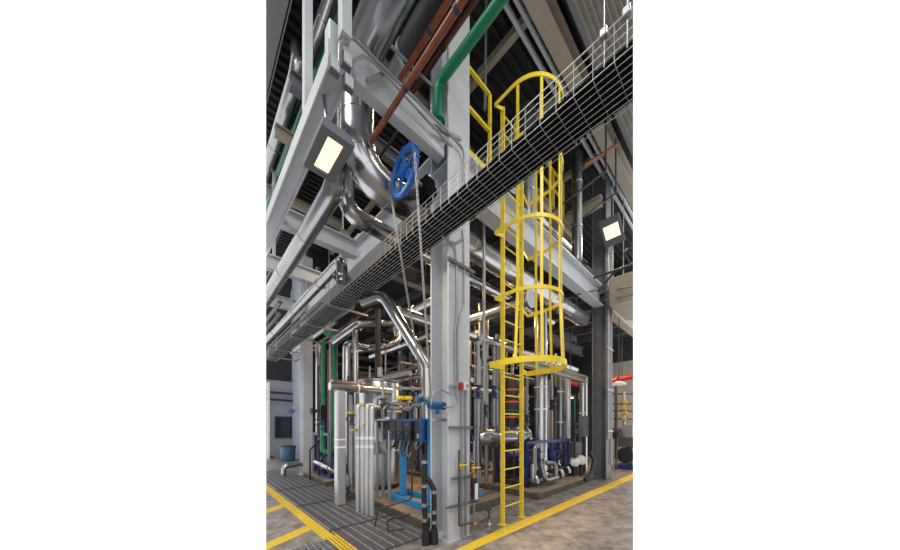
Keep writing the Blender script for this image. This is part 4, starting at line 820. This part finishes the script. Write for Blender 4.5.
bundle(16,f5,'level_pipe','pipe running back-right above the mezzanine under the dark roof','pipes above the mezzanine',['paint_dark','dark','alu_dull','galv'])
def f6(i):
    a=random.uniform(2,9.5); b=random.uniform(1.2,6.5); return [V(a,b,5.72),V(a,b,random.uniform(7,8.8))],random.uniform(.02,.08)
bundle(14,f6,'riser_pipe','upright pipe standing on the mezzanine under the dark roof','upright pipes on the mezzanine',['paint_dark','dark','alu_dull','galv'])

def f7(i):
    a=2.0+random.uniform(0,4.6); b=random.uniform(1.9,4.4); return [V(a,b,.14),V(a,b,random.uniform(3.4,5.4))],random.uniform(.012,.03)
random.seed(11)
bundle(26,f7,'slim_conduit','slim upright conduit among the pipes behind the ladder and column','slim upright conduits behind the ladder',['dark','galv','black','paint_dark'],cat='conduit')
def f8(i):
    a=random.uniform(-.1,1.9); b=random.uniform(3.9,5.6); return [V(a,b,.14),V(a,b,random.uniform(2.8,5.0))],random.uniform(.012,.035)
bundle(16,f8,'slim_conduit','slim upright conduit behind the silver tank','slim upright conduits behind the tank',['dark','galv','black','alu_dull'],cat='conduit')
for i,(px,py,Y) in enumerate(((480,352,6.9),(487,366,7.2),(478,392,6.6),(486,411,7.0),(494,392,7.4),(527,420,8.0),(552,405,8.5),(565,418,8.6),(556,392,8.7))):
    c=V(*pY(px,py,Y)); t=thing('gate_valve',('topmost dark valve right of the column, on the drop pipes','second dark valve right of the column, on the drop pipes','third dark valve right of the column, beside the conduit','lowest dark valve right of the column, above the capped pipe','dark valve just left of the ladder rail','dark valve beside the beige ribbed column','dark valve just right of the fat silver riser','dark valve above the right end of the navy skid','topmost dark valve right of the fat silver riser')[i],'valve',tuple(c))
    build('body',MB().lathe(c-V(0,0,.16),[(.09,0),(.09,.03),(.05,.06),(.075,.16),(.05,.26),(.09,.29),(.09,.32)],14),M['paint_dark' if i%2 else 'navy'],t)
    build('handwheel',MB().ring(c+V(-.12,-.16,.02),(.6,.8,0),.09,.014,16,6),M['dark'],t); build('spindle',MB().cyl(c,c+V(-.12,-.16,.02),.016,8),M['galv'],t)
    build('pipe_stub',MB().cyl((c.x,c.y,.14),c+V(0,0,1.2),.04,10),M['galv'],t)
for i,(px,py,Y,lab) in enumerate(((352,420,6.2,'dark valve between the square riser and the slim white risers'),(377,414,5.5,'dark valve in front of the tank, left'),(383,404,5.6,'dark valve in front of the tank, high'),(348,497,5.9,'dark floor valve behind the square riser'),(345,470,6.4,'dark valve low between the green pipe and square riser'))):
    c=V(*pY(px,py,Y)); c.z=max(c.z,.2); t=thing('gate_valve',lab,'valve',tuple(c))
    build('body',MB().lathe(c-V(0,0,.12),[(.07,0),(.07,.03),(.04,.05),(.06,.12),(.04,.19),(.07,.21),(.07,.24)],14),M['paint_dark'],t)
    build('pipe_stub',MB().cyl((c.x,c.y,.03 if c.x<-.2 else .155),c+V(0,0,.35),.03,10),M['galv'],t)
    build('handwheel',MB().ring(c+V(-.1,-.1,.02),(.7,.7,0),.07,.012,16,6),M['dark'],t); build('spindle',MB().cyl(c,c+V(-.1,-.1,.02),.014,8),M['brass'],t)
